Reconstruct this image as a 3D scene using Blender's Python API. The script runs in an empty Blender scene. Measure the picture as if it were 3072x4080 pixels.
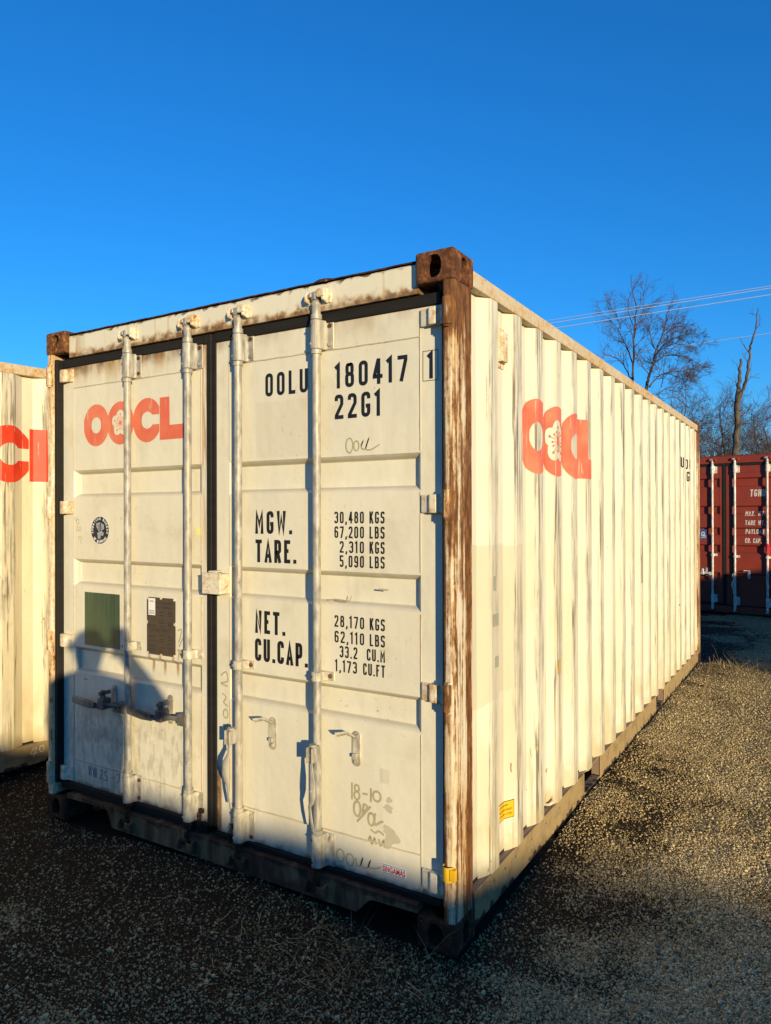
import bpy, bmesh, math, random
import numpy as np
from mathutils import Vector, Matrix

random.seed(7)
RNG = np.random.default_rng(11)
scene = bpy.context.scene
COL = scene.collection

# ------------------------------------------------------------------ camera, sky, sun, exposure
CAM = Vector((1.1462, -2.3591, 1.6155))
RIGHT = Vector((0.85371852, 0.52072875, -0.0025)).normalized()
FWD = Vector((-0.52072341, 0.85372178, 0.0025)).normalized()
UP = RIGHT.cross(FWD).normalized()
cam_data = bpy.data.cameras.new('camera')
cam = bpy.data.objects.new('camera', cam_data)
COL.objects.link(cam)
cam.matrix_world = Matrix(((RIGHT.x, UP.x, -FWD.x, CAM.x), (RIGHT.y, UP.y, -FWD.y, CAM.y),
                           (RIGHT.z, UP.z, -FWD.z, CAM.z), (0, 0, 0, 1)))
cam_data.sensor_fit = 'VERTICAL'
cam_data.sensor_height = 36.0
cam_data.lens = 2867.8 / 4080 * 36.0
cam_data.clip_start = 0.02
cam_data.clip_end = 3000
scene.camera = cam

SUN_DIR = Vector((-0.77738, 0.60975, -0.15454)).normalized()      # the way the light travels
SUN_EL = math.asin(-SUN_DIR.z)
SUN_AZ = math.atan2(-SUN_DIR.x, -SUN_DIR.y)                       # from +Y towards +X
world = bpy.data.worlds.new('World')
scene.world = world
world.use_nodes = True
wn = world.node_tree.nodes
sky = wn.new('ShaderNodeTexSky')
sky.sky_type = 'NISHITA'
sky.sun_disc = False
sky.sun_elevation = SUN_EL
sky.sun_rotation = SUN_AZ
sky.altitude = 250
sky.air_density = 1.2
sky.dust_density = 0.0
sky.ozone_density = 7.5
hsv = wn.new('ShaderNodeHueSaturation')          # camera-like saturation of the whole sky, evenly
hsv.inputs['Saturation'].default_value = 1.045
world.node_tree.links.new(sky.outputs[0], hsv.inputs['Color'])
world.node_tree.links.new(hsv.outputs[0], wn['Background'].inputs[0])
wn['Background'].inputs[1].default_value = 0.15
sun_data = bpy.data.lights.new('sun', 'SUN')
sun_data.energy = 3.65
sun_data.angle = math.radians(0.55)
sun_data.color = (1.0, 0.80, 0.47)
sun = bpy.data.objects.new('sun', sun_data)
COL.objects.link(sun)
sun.rotation_euler = SUN_DIR.to_track_quat('-Z', 'Y').to_euler()
scene.view_settings.view_transform = 'Standard'
scene.view_settings.look = 'None'
scene.view_settings.gamma = 1
scene.view_settings.exposure = 0.72
scene.view_settings.use_curve_mapping = False
scene.render.engine = 'CYCLES'


# ------------------------------------------------------------------ mesh helpers
class MB:
    def __init__(s):
        s.v = []; s.f = []; s.smooth = set()

    def add(s, vs, fs, smooth=False):
        b = len(s.v)
        s.v.extend([tuple(p) for p in vs])
        for f in fs:
            if smooth: s.smooth.add(len(s.f))
            s.f.append(tuple(b + i for i in f))

    def box(s, x0, x1, y0, y1, z0, z1):
        s.add([(x0, y0, z0), (x1, y0, z0), (x1, y1, z0), (x0, y1, z0), (x0, y0, z1), (x1, y0, z1), (x1, y1, z1), (x0, y1, z1)],
              [(0, 3, 2, 1), (4, 5, 6, 7), (0, 1, 5, 4), (1, 2, 6, 5), (2, 3, 7, 6), (3, 0, 4, 7)])

    def prism(s, poly, a, b, axis):
        """polygon of 2D points extruded from a to b along the axis"""
        def P(p, t):
            return {'x': (t, p[0], p[1]), 'y': (p[0], t, p[1]), 'z': (p[0], p[1], t)}[axis]
        n = len(poly)
        s.add([P(p, a) for p in poly] + [P(p, b) for p in poly],
              [tuple(range(n)), tuple(range(2 * n - 1, n - 1, -1))] + [(i, n + i, n + (i + 1) % n, (i + 1) % n) for i in range(n)])

    def tube(s, pts, rad, n=10, caps=True, flat=None, smooth=True):
        """round (or flattened) bar along a path; rad: number or list; flat=(vector, factor) squeezes"""
        pts = [Vector(p) for p in pts]
        m = len(pts)
        if not hasattr(rad, '__len__'): rad = [rad] * m
        rings = []
        ref = None
        for i in range(m):
            d = (pts[min(i + 1, m - 1)] - pts[max(i - 1, 0)]).normalized()
            if ref is None:
                ref = Vector((0, 0, 1)) if abs(d.z) < .9 else Vector((1, 0, 0))
            a = (ref - d * ref.dot(d)).normalized()
            ref = a
            b = d.cross(a)
            ring = []
            for k in range(n):
                t = 2 * math.pi * k / n
                o = (a * math.cos(t) + b * math.sin(t)) * rad[i]
                if flat:
                    fv = Vector(flat[0]); o = o - fv * o.dot(fv) * (1 - flat[1])
                ring.append(pts[i] + o)
            rings.append(ring)
        vs = [p for r in rings for p in r]
        fs = []
        for i in range(m - 1):
            for k in range(n):
                fs.append((i * n + k, i * n + (k + 1) % n, (i + 1) * n + (k + 1) % n, (i + 1) * n + k))
        s.add(vs, fs, smooth)
        if caps:
            s.add(rings[0], [tuple(range(n - 1, -1, -1))])
            s.add(rings[-1], [tuple(range(n))])

    def cyl(s, c, r, h, axis='z', n=14, r2=None):
        c = Vector(c)
        d = {'x': Vector((1, 0, 0)), 'y': Vector((0, 1, 0)), 'z': Vector((0, 0, 1))}[axis]
        s.tube([c, c + d * h], [r, r if r2 is None else r2], n)

    def obj(s, name, mat, parent=None, bevel=0, seg=1):
        me = bpy.data.meshes.new(name)
        me.from_pydata(s.v, [], s.f)
        if s.smooth:
            sm = np.zeros(len(s.f), dtype=bool)
            sm[list(s.smooth)] = True
            me.polygons.foreach_set('use_smooth', sm)
        me.update()
        bm = bmesh.new(); bm.from_mesh(me)
        bmesh.ops.recalc_face_normals(bm, faces=bm.faces)
        bm.to_mesh(me); bm.free()
        return link(name, me, mat, parent, bevel, seg)


def link(name, me, mat, parent=None, bevel=0, seg=1):
    if mat is not None and len(me.materials) == 0: me.materials.append(mat)
    o = bpy.data.objects.new(name, me)
    COL.objects.link(o)
    if parent is not None: o.parent = parent
    if bevel:
        md = o.modifiers.new('bevel', 'BEVEL')
        md.width = bevel; md.segments = seg; md.limit_method = 'ANGLE'
        md.angle_limit = math.radians(40)
    return o


def thing(name, loc=(0, 0, 0), rz=0.0, label=None, category=None, group=None):
    o = bpy.data.objects.new(name, None)
    COL.objects.link(o)
    o.empty_display_size = .2
    o.location = loc; o.rotation_euler = (0, 0, rz)
    tag(o, label, category, group)
    return o


def tag(o, label=None, category=None, group=None, kind=None):
    if label: o['label'] = label
    if category: o['category'] = category
    if group: o['group'] = group
    if kind: o['kind'] = kind
    return o


def copy_tree(o, parent=None):
    c = o.copy(); COL.objects.link(c); c.parent = parent
    for ch in o.children: copy_tree(ch, c)
    return c


# ------------------------------------------------------------------ material helpers
class NT:
    def __init__(s, name):
        s.m = bpy.data.materials.new(name); s.m.use_nodes = True
        s.t = s.m.node_tree; s.n = s.t.nodes; s.l = s.t.links
        s.b = s.n['Principled BSDF']
        s.co = s.n.new('ShaderNodeTexCoord').outputs['Object']
        s._sep = None

    def put(s, sock, v):
        if isinstance(v, bpy.types.NodeSocket): s.l.new(v, sock)
        elif isinstance(v, (tuple, list)) and len(v) == 3 and sock.type == 'RGBA': sock.default_value = (*v, 1)
        else: sock.default_value = v

    def xyz(s):
        if s._sep is None:
            n = s.n.new('ShaderNodeSeparateXYZ'); s.l.new(s.co, n.inputs[0]); s._sep = n.outputs
        return s._sep

    def map(s, scale=(1, 1, 1), loc=(0, 0, 0)):
        n = s.n.new('ShaderNodeMapping'); s.l.new(s.co, n.inputs[0])
        n.inputs['Scale'].default_value = scale; n.inputs['Location'].default_value = loc
        return n.outputs[0]

    def noise(s, scale=5, detail=4, vec=None, rough=.55, dist=0):
        n = s.n.new('ShaderNodeTexNoise')
        s.l.new(vec if vec is not None else s.co, n.inputs['Vector'])
        n.inputs['Scale'].default_value = scale; n.inputs['Detail'].default_value = detail
        n.inputs['Roughness'].default_value = rough; n.inputs['Distortion'].default_value = dist
        return n.outputs[0]

    def vor(s, scale=5, vec=None, feature='F1', out=0):
        n = s.n.new('ShaderNodeTexVoronoi'); n.feature = feature
        s.l.new(vec if vec is not None else s.co, n.inputs['Vector'])
        n.inputs['Scale'].default_value = scale
        return n.outputs[out]

    def math(s, op, a, b=0.5, clamp=False):
        n = s.n.new('ShaderNodeMath'); n.operation = op; n.use_clamp = clamp
        s.put(n.inputs[0], a); s.put(n.inputs[1], b)
        return n.outputs[0]

    def ss(s, v, a, b, lo=0.0, hi=1.0):
        """smooth step from a to b"""
        n = s.n.new('ShaderNodeMapRange'); n.interpolation_type = 'SMOOTHSTEP'
        s.put(n.inputs[0], v)
        if a < b: aa, bb, l, h = a, b, lo, hi
        else: aa, bb, l, h = b, a, hi, lo
        n.inputs[1].default_value = aa; n.inputs[2].default_value = bb
        n.inputs[3].default_value = l; n.inputs[4].default_value = h
        return n.outputs[0]

    def win(s, v, a, b, soft):
        return s.math('MULTIPLY', s.ss(v, a - soft, a + soft), s.ss(v, b + soft, b - soft))

    def mul(s, *a):
        r = a[0]
        for x in a[1:]: r = s.math('MULTIPLY', r, x)
        return r

    def mix(s, f, a, b, mode='MIX'):
        n = s.n.new('ShaderNodeMix'); n.data_type = 'RGBA'; n.blend_type = mode
        s.put(n.inputs[0], f); s.put(n.inputs[6], a); s.put(n.inputs[7], b)
        return n.outputs[2]

    def ramp(s, f, stops):
        n = s.n.new('ShaderNodeValToRGB'); s.put(n.inputs[0], f)
        e = n.color_ramp.elements
        while len(e) < len(stops): e.new(.5)
        for el, (p, c) in zip(e, stops): el.position = p; el.color = (*c, 1)
        return n.outputs[0]

    def bump(s, h, strength=.3, dist=.01):
        n = s.n.new('ShaderNodeBump'); s.put(n.inputs['Height'], h)
        n.inputs['Strength'].default_value = strength; n.inputs['Distance'].default_value = dist
        s.l.new(n.outputs[0], s.b.inputs['Normal'])

    def done(s, col, rough=.6, metal=0.0, spec=None):
        s.put(s.b.inputs['Base Color'], col); s.put(s.b.inputs['Roughness'], rough); s.put(s.b.inputs['Metallic'], metal)
        if spec is not None: s.b.inputs['Specular IOR Level'].default_value = spec
        return s.m


DY = .055            # door skin
RUST_D = (.060, .028, .011)
RUST_M = (.15, .066, .020)
RUST_O = (.40, .20, .055)
CREAM = (.72, .68, .535)


def rust_col(t, scale=18, vec=None):
    return t.ramp(t.noise(scale, 5, vec), [(.30, RUST_D), (.5, RUST_M), (.68, RUST_O)])


def specks(t, col, scale=55, thr=.70, amt=.85):
    a = t.ss(t.noise(scale, 2), thr, thr + .05)
    b = t.ss(t.noise(2.2, 2), .47, .62)
    return t.mix(t.mul(a, b, amt), col, (.17, .085, .03))


def flat_mat(name, col, rough=.6, var=.12, scale=30, metal=0.0):
    t = NT(name)
    c = t.mix(t.noise(scale, 3), tuple(x * (1 - var) for x in col), tuple(min(1, x * (1 + var)) for x in col))
    return t.done(c, rough, metal)


def cream_base(t, base=CREAM, var=1.0):
    n1 = t.noise(1.3, 4)
    c = t.mix(t.ss(n1, .3, .7), tuple(x * (1 - .07 * var) for x in base), base)
    st = t.noise(7, 4, t.map((4, 4, .22)))
    c = t.mix(t.ss(st, .5, .75, 0, .35 * var), c, tuple(x * y for x, y in zip(base, (.84, .80, .72))))
    fine = t.noise(160, 3)
    c = t.mix(t.ss(fine, .35, .7, 0, .10), c, tuple(x * .72 for x in base))
    return c


def mat_door(name, base=CREAM, marks=True):
    t = NT(name); X, Y, Z = t.xyz()
    c = cream_base(t, base)
    # broad grey smudges
    sm = t.ss(t.noise(3.1, 5, None, .65), .52, .72)
    c = t.mix(t.mul(sm, .32), c, tuple(x * y for x, y in zip(base, (.66, .60, .48))))
    if marks:
        n = t.noise(16, 5); nz = t.math('MULTIPLY_ADD', n, .07)
        nz.node.inputs[2].default_value = -.035
        zz = t.math('ADD', Z, nz)
        zg = t.math('ADD', zz, t.ss(X, -1.27, -1.25, 0, .024))
        # cleaner patch left by an old sticker, and another low down
        pa = t.mul(t.win(X, -.995, -.66, .004), t.win(Z, 1.862, 2.105, .004))
        c = t.mix(t.mul(pa, .32), c, tuple(x * y for x, y in zip(base, (.80, .74, .70))))
        pb = t.mul(t.win(X, -.355, -.312, .004), t.win(Z, .555, .612, .004))
        c = t.mix(t.mul(pb, .5), c, tuple(x * .62 for x in base))
        pc = t.mul(t.ss(X, -.345, -.34), t.ss(Z, .25, .27), t.ss(Z, .68, .66), t.ss(X, -.17, -.175))
        c = t.mix(t.mul(pc, .25), c, tuple(min(1, x * 1.1) for x in base))
        # darker brown along the slopes of the press folds
        fold = t.ss(Y, DY + .002, DY + .024)
        c = t.mix(t.mul(fold, t.ss(Y, DY + .0295, DY + .024), .55), c, (.34, .28, .17))
        # grime rising from the bottom edge
        gr = t.ss(zg, .28, .185)
        c = t.mix(t.mul(gr, .40), c, (.33, .29, .20))
        gr2 = t.ss(zg, .212, .188)
        c = t.mix(t.mul(gr2, .8), c, (.10, .065, .04))
        # grey grime on the lower left leaf
        bl = t.mul(t.win(X, -2.22, -1.78, .10), t.win(Z, .36, .62, .12), t.ss(t.noise(9, 5, None, .7), .42, .66))
        c = t.mix(t.mul(bl, .6), c, (.20, .19, .16))
        bl2 = t.mul(t.ss(Z, .85, .45), t.ss(X, -1.30, -1.5), t.ss(t.noise(40, 5, t.map((1, 1, .35))), .45, .65))
        c = t.mix(t.mul(bl2, .38), c, (.24, .22, .17))
        # rust bleeding from the top edge, mostly the left leaf
        rz = t.ss(zz, 2.33, 2.405)
        c = t.mix(t.mul(t.ss(zz, 2.27, 2.40), t.ss(t.noise(9, 4, t.map((1, 1, .15))), .40, .62), t.ss(X, -.6, -1.5, .3, .9)), c, (.46, .31, .12))
        rs = t.mul(rz, t.ss(X, -1.0, -1.6, .3, 1.0), t.ss(t.noise(11, 4, t.map((1, 1, .3))), .34, .56))
        c = t.mix(t.mul(rs, .85), c, rust_col(t, 22))
        # orange runs down the meeting edge of the left leaf
        ru = t.mul(t.win(X, -1.325, -1.281, .010), t.ss(t.noise(9, 5, t.map((6, 6, .35))), .40, .58), t.ss(Z, 1.2, 2.0, .3, 1))
        c = t.mix(t.mul(ru, .8), c, (.42, .21, .055))
        # runs under the data plate
        for px in (-1.69, -1.61, -1.52):
            w = t.mul(t.win(t.math('ADD', X, t.math('MULTIPLY', n, .02)), px + .002, px + .020, .006), t.win(Z, .845, .932, .03))
            c = t.mix(t.mul(w, .8), c, (.30, .13, .03))
        # dark rust at the lower end of the meeting edge of the right leaf
        rl = t.mul(t.win(X, -1.26, -1.205, .008), t.ss(zz, .52, .40))
        c = t.mix(t.mul(rl, .9), c, rust_col(t, 30))
        # faint runs below the weld line
        rw = t.mul(t.ss(t.noise(26, 3, t.map((1, 1, .05))), .63, .72), t.ss(Z, .9, .2))
        c = t.mix(t.mul(rw, .35), c, (.35, .26, .13))
    scf = t.mul(t.ss(t.noise(48, 6, t.map((1, 1, .5)), .72), .60, .66), t.ss(t.noise(2.0, 3), .50, .66))
    c = t.mix(t.mul(scf, .40), c, (.34, .29, .19))
    c = specks(t, c)
    c = specks(t, c, 90, .70, .8)
    t.bump(t.noise(5, 3), .4, .02)
    return t.done(c, t.ss(t.noise(6, 3), .3, .7, .42, .6), 0, .4)


def mat_side(name, base=CREAM, patch=True, heavy=1.0, rubx=-.0105, chips=.70):
    t = NT(name); X, Y, Z = t.xyz()
    c = cream_base(t, base, .8)
    gm = t.ss(t.noise(2.6, 5, t.map((1, 1, .45)), .62), .42, .68)
    c = t.mix(t.mul(gm, t.ss(Z, 2.5, .2, .22, .48)), c, tuple(x * y for x, y in zip(base, (.80, .72, .55))))
    ver = t.mul(t.ss(t.noise(26, 5, t.map((1, 1, .03)), .6), .60, .68), t.ss(t.noise(1.1, 2), .40, .58))
    c = t.mix(t.mul(ver, .50), c, (.42, .31, .15))
    scu = t.mul(t.ss(t.noise(50, 6, t.map((1, 1, .7)), .75), .60, .66), t.ss(t.noise(1.6, 3), .48, .64))
    c = t.mix(t.mul(scu, .45), c, (.33, .28, .18))
    if patch:
        nz = t.math('ADD', Z, t.ss(t.noise(6, 3), .3, .7, -.015, .015))
        pa = t.mul(t.ss(Y, .205, .215), t.ss(Y, .73, .72), t.ss(nz, .84, .85), t.ss(nz, 1.485, 1.48))
        c = t.mix(t.mul(pa, .75), c, tuple(x * y for x, y in zip(base, (.80, .76, .68))))
        pb = t.mul(t.win(Y, 1.165, 1.195, .006), t.ss(Z, 2.0, .4, .4, 1))
        c = t.mix(t.mul(pb, .55, t.ss(t.noise(5, 3, t.map((1, 1, .4))), .35, .55)), c, (.62, .43, .20))
        # patch by the far end with brown run
        pe = t.mul(t.ss(Y, 5.55, 5.75), t.ss(t.noise(6, 4, t.map((1, 1, .2))), .4, .55))
        c = t.mix(t.mul(pe, .5), c, (.40, .27, .12))
    # rub marks along the outermost flats only
    rub = t.ss(X, rubx - .003, rubx)
    st = t.ss(t.noise(30, 6, t.map((1, 1.2, .10)), .68), .46, .56)
    big = t.ss(t.noise(2.3, 3, t.map((1, 1, .5))), .34, .60)
    c = t.mix(t.mul(rub, st, big, .72 * heavy), c, t.ramp(t.noise(40, 5, t.map((1, 1, .3))), [(.3, (.14, .12, .09)), (.55, (.36, .33, .26)), (.7, (.52, .48, .38))]))
    c = t.mix(t.mul(rub, .25 * heavy), c, tuple(x * .72 for x in base))
    # thin vertical scratches near the ridge edges
    sc = t.mul(t.ss(X, rubx - .010, rubx - .002), t.ss(t.noise(60, 5, t.map((1, 1, .035))), .545, .61), t.ss(t.noise(1.7, 2), .36, .55))
    c = t.mix(t.mul(sc, .85), c, (.12, .09, .06))
    # smudges towards the bottom
    lo = t.mul(t.ss(Z, .75, .18), t.ss(t.noise(9, 5, t.map((1, 1, .5))), .47, .66))
    c = t.mix(t.mul(lo, .45), c, (.42, .33, .16))
    lo2 = t.ss(t.math('ADD', Z, t.ss(t.noise(14, 4), .3, .7, -.03, .03)), .26, .17)
    c = t.mix(t.mul(lo2, .45), c, (.50, .40, .20))
    # small rust chips
    ch = t.mul(t.ss(t.noise(22, 4, t.map((1, 1, .5)), .6), chips, chips + .035), t.ss(t.noise(1.4, 2), .45, .6))
    c = t.mix(t.mul(ch, .9), c, rust_col(t, 40))
    c = specks(t, c, 70, .73, .6)
    t.bump(t.noise(4.5, 3, t.map((1, 1, .5))), .45, .03)
    return t.done(c, t.ss(t.noise(6, 3), .3, .7, .42, .6), 0, .4)


def mat_rusty_paint(name, base=CREAM, amount=.5, dark=1.0, vert=True, scale=1.0, edges=False):
    """paint worn through to rust in vertical runs; amount 0..1"""
    t = NT(name); X, Y, Z = t.xyz()
    c = cream_base(t, base)
    a = t.noise((46 if vert else 42) * scale, 8, t.map((1, 1, .13)) if vert else t.co, .74)
    b = t.noise(3.2 * scale, 3, t.map((1, 1, .45)))
    f = t.noise(70 * scale, 7, t.map((1, 1, .55)) if vert else t.co, .75, .6)
    k = t.math('ADD', t.math('ADD', t.math('MULTIPLY', a, .42), t.math('MULTIPLY', b, .26)), t.math('MULTIPLY', f, .32))
    if edges:      # the two proud edges of the post are worn bare most
        k = t.math('ADD', k, t.math('ADD', t.math('MULTIPLY', t.win(Y, .118, .150, .012), .085), t.math('MULTIPLY', t.ss(X, -.036, -.046), .05)))
        k = t.math('SUBTRACT', k, t.math('MULTIPLY', t.win(Y, .0, .010, .01), .035))
        k = t.math('ADD', k, t.math('MULTIPLY', t.ss(Z, 2.25, 2.47), .10))
    th = .64 - .28 * amount
    c = t.mix(t.ss(t.noise(11, 5, t.map((1, 1, .25))), .40, .66, 0, min(.6, amount) * (.8 if vert else .4)), c, tuple(x * y for x, y in zip(base, (.86, .68, .40))))
    c = t.mix(t.ss(k, th - .11, th - .005, 0, .85), c, (.52, .30, .10))
    col = t.ramp(t.noise(60 * scale, 6, t.map((1, 1, .22)) if vert else t.co, .7), [(.28, (.045, .018, .008)), (.46, (.10, .038, .012)), (.58, (.19, .075, .020)), (.74, RUST_O)])
    c = t.mix(t.ss(k, th, th + .035), c, col)
    # scraped bare bits
    sc = t.ss(t.noise(75 * scale, 6, t.map((1, 1, .10)) if vert else t.co, .7), .60, .66)
    c = t.mix(t.mul(sc, .40), c, (.50, .44, .32))
    t.bump(t.math('ADD', t.ss(k, th - .03, th + .04, 1, 0), t.math('MULTIPLY', t.noise(120, 4), .5)), .35, .004)
    return t.done(c, .78, 0, .3)


def mat_post(name, base=CREAM):
    """cream post: bare brown edges, rust zones that bleed ochre, thin vertical runs and scraped paint between"""
    t = NT(name); X, Y, Z = t.xyz()
    c = cream_base(t, base)
    # ochre staining washed down over most of it
    st = t.noise(9, 5, t.map((1, 1, .16)), .6)
    c = t.mix(t.ss(st, .36, .62, .10, .85), c, (.56, .37, .155))
    zone = t.noise(3.0, 4, t.map((1.6, 1.6, .7)), .6)
    edge = t.math('ADD', t.math('MULTIPLY', t.win(Y, .112, .150, .016), .16), t.math('MULTIPLY', t.ss(X, -.034, -.046), .10))
    edge = t.math('ADD', edge, t.math('MULTIPLY', t.ss(Z, 2.20, 2.46), .20))
    run = t.noise(62, 4, t.map((1, 1, .045)), .55)
    chip = t.noise(58, 6, t.map((1, 1, .5)), .68, .4)
    k = t.math('ADD', t.math('ADD', t.math('MULTIPLY', zone, .42), t.math('MULTIPLY', run, .40)), t.math('ADD', t.math('MULTIPLY', chip, .18), edge))
    col = t.ramp(t.noise(44, 6, t.map((1, 1, .3)), .7), [(.26, (.060, .024, .009)), (.46, (.125, .050, .016)), (.60, (.22, .095, .028)), (.76, (.40, .20, .06))])
    c = t.mix(t.ss(k, .445, .515, 0, .80), c, (.36, .18, .055))
    c = t.mix(t.ss(k, .492, .545), c, col)
    sc = t.mul(t.ss(t.noise(80, 5, t.map((1, 1, .07)), .65), .585, .64), t.ss(t.noise(5, 3), .42, .6))
    c = t.mix(t.mul(sc, .65), c, (.62, .55, .40))
    t.bump(t.math('ADD', t.ss(k, .46, .53, 1, 0), t.math('MULTIPLY', t.noise(120, 4), .5)), .35, .004)
    return t.done(c, .75, 0, .3)


def mat_rust(name, bright=1.0):
    t = NT(name)
    c = t.ramp(t.noise(30, 6, None, .65), [(.28, tuple(x * bright for x in (.030, .014, .009))), (.47, tuple(x * bright for x in (.085, .034, .016))), (.60, tuple(x * bright for x in (.17, .066, .025))), (.74, tuple(x * bright for x in (.34, .17, .075)))])
    sp = t.ss(t.noise(75, 4), .62, .70)
    c = t.mix(t.mul(sp, .5), c, (.42, .30, .20))
    t.bump(t.noise(90, 5), .5, .004)
    return t.done(c, .88, 0, .25)


def mat_zinc(name, base=(.37, .35, .30), rust=.15):
    t = NT(name)
    v = t.vor(70, t.map((1, 1, .35)), 'F1', 1)
    c = t.mix(t.ss(t.noise(45, 5, t.map((1, 1, .35))), .32, .68), tuple(x * .62 for x in base), tuple(x * 1.25 for x in base))
    c = t.mix(t.ss(t.noise(2.5, 3, t.map((1, 1, .7))), .50, .66, 0, .45), c, tuple(x * y for x, y in zip(CREAM, (.68, .65, .60))))
    c = t.mix(t.mul(t.ss(t.noise(30, 4), .66, .74), rust * 4), c, (.22, .11, .05))
    t.bump(t.noise(110, 3), .3, .003)
    return t.done(c, .5, .12, .45)


def mat_sill():
    t = NT('worn_dark_sill'); X, Y, Z = t.xyz()
    a = t.noise(24, 5, t.map((1, 1, .12)), .6)
    c = t.ramp(a, [(.28, (.042, .026, .015)), (.44, (.13, .066, .034)), (.55, (.20, .115, .052)), (.66, (.25, .155, .075)), (.78, (.17, .085, .036))])
    # maroon primer towards the middle right
    mr = t.mul(t.win(X, -1.12, -.60, .04), t.ss(t.noise(6, 3), .35, .5))
    c = t.mix(t.mul(mr, .75), c, (.060, .020, .015))
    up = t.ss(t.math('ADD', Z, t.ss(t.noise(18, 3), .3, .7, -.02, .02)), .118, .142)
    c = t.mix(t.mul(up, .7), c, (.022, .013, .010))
    t.bump(t.noise(60, 4), .4, .004)
    return t.done(c, .8, 0, .25)


def mat_header():
    t = NT('header_paint'); X, Y, Z = t.xyz()
    c = cream_base(t)
    n = t.noise(26, 4)
    zz = t.math('ADD', Z, t.ss(n, .25, .75, -.018, .018))
    bt = t.ss(zz, 2.486, 2.454)
    bl = t.ss(t.noise(4.5, 3, t.map((1, 1, .2))), .34, .50)
    c = t.mix(t.mul(t.ss(zz, 2.50, 2.46), bl, .6), c, (.44, .28, .10))
    c = t.mix(t.mul(bt, bl, .9), c, rust_col(t, 30))
    tp = t.ss(zz, 2.556, 2.572)
    c = t.mix(t.mul(tp, .9), c, RUST_D)
    runs = t.mul(t.ss(t.noise(30, 3, t.map((1, 1, .04))), .56, .66), t.ss(t.noise(2.2, 2), .38, .52))
    c = t.mix(t.mul(runs, .6), c, (.46, .29, .11))
    le = t.mul(t.ss(X, -2.12, -2.26), t.ss(t.noise(16, 4, t.map((1, 1, .2))), .40, .56))
    c = t.mix(t.mul(le, .8), c, (.38, .24, .09))
    c = specks(t, c, 60, .70)
    t.bump(t.noise(7, 3), .25, .01)
    return t.done(c, .55, 0, .35)


def mat_bottom_rail(base=(.38, .275, .125)):
    t = NT('dusty_bottom_rail'); X, Y, Z = t.xyz()
    c = cream_base(t, base)
    c = t.mix(t.ss(t.noise(12, 5), .44, .66, 0, .7), c, (.24, .165, .075))
    ledge = t.ss(X, -.012, -.016)           # the flat top, dull brown primer
    c = t.mix(t.mul(ledge, t.ss(t.noise(12, 3), .25, .45, .7, 1)), c, (.27, .19, .14))
    bt = t.ss(t.math('ADD', Z, t.ss(t.noise(16, 3), .3, .7, -.02, .02)), .05, .035)
    c = t.mix(bt, c, (.045, .03, .022))
    c = specks(t, c, 40, .68)
    t.bump(t.noise(25, 4), .3, .005)
    return t.done(c, .7, 0, .3)


def mat_gasket():
    t = NT('black_rubber')
    c = t.mix(t.noise(12, 4, t.map((.4, 1, 3))), (.005, .0045, .004), (.020, .017, .014))
    return t.done(c, .75, 0, .3)


MT = {}
MT['door'] = mat_door('cream_door_paint')
MT['side'] = mat_side('cream_side_paint')
MT['side_far'] = mat_side('cream_side_paint_neighbour', (.70, .64, .46), False, 1.55, chips=.655)
MT['post'] = mat_post('rusted_post')
MT['post_light'] = mat_rusty_paint('lightly_rusted_post', CREAM, .36)
MT['casting'] = mat_rust('rusted_casting', 1.15)
MT['casting_low'] = mat_rust('dark_rusted_casting', .55)
MT['lip'] = mat_rust('dark_rust_lip', .38)
MT['casting_half'] = mat_rusty_paint('half_rusted_casting', CREAM, .80, 1, False, .6)
MT['zinc'] = mat_zinc('weathered_zinc')
MT['zinc_paint'] = mat_zinc('cream_over_zinc', (.53, .49, .375), .2)
MT['zinc_dark'] = mat_rust('grimy_iron', .42)
MT['weld'] = mat_rusty_paint('weld_paint', (.56, .50, .36), .14, 1, False, .6)
MT['bolt'] = mat_rust('rusty_bolt', 1.0)
MT['zinc_grip'] = mat_zinc('shade_darkened_grip', (.105, .098, .085), .1)  # dark grey metal, toned down further for the person's shadow across it
MT['sill'] = mat_sill()
MT['header'] = mat_header()
MT['rail'] = mat_rusty_paint('top_rail_paint', (.58, .51, .37), .25, 1, False, .7)
MT['brail'] = mat_bottom_rail()
MT['gasket'] = mat_gasket()
MT['hinge'] = mat_rusty_paint('hinge_paint', CREAM, .26, 1, False, .8)
MT['black'] = flat_mat('black_lettering', (.010, .010, .011), .5)
MT['dark'] = flat_mat('underside_dark', (.02, .016, .013), .9)
MT['roof'] = mat_rusty_paint('roof_rust', (.5, .45, .33), .5, 1, False)
MT['pencil'] = flat_mat('marker_scrawl', (.40, .35, .20), .6, .2)
MT['pencil_dark'] = flat_mat('dark_marker_scrawl', (.10, .10, .085), .6, .2)
MT['yellow'] = flat_mat('yellow_vinyl', (.80, .47, .02), .4, .06)
MT['white'] = flat_mat('white_vinyl', (.78, .78, .75), .5, .05)
MT['navy'] = flat_mat('navy_vinyl', (.006, .009, .022), .45, .2)
MT['silver'] = flat_mat('silver_print', (.33, .35, .38), .5, .2, 200)
MT['redprint'] = flat_mat('red_print', (.60, .06, .025), .5)
MT['blueprint'] = flat_mat('blue_print', (.08, .22, .42), .5)


def mat_logo(name, col):
    t = NT(name); X, Y, Z = t.xyz()
    c = t.mix(t.ss(t.noise(9, 4), .35, .7), col, tuple(min(1, x * y) for x, y in zip(col, (1.10, 1.5, 1.5))))
    c = t.mix(t.ss(t.noise(60, 5, t.map((1, 1, .12))), .62, .70, 0, .55), c, (.62, .50, .38))
    return t.done(c, .5, 0, .35)


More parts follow.
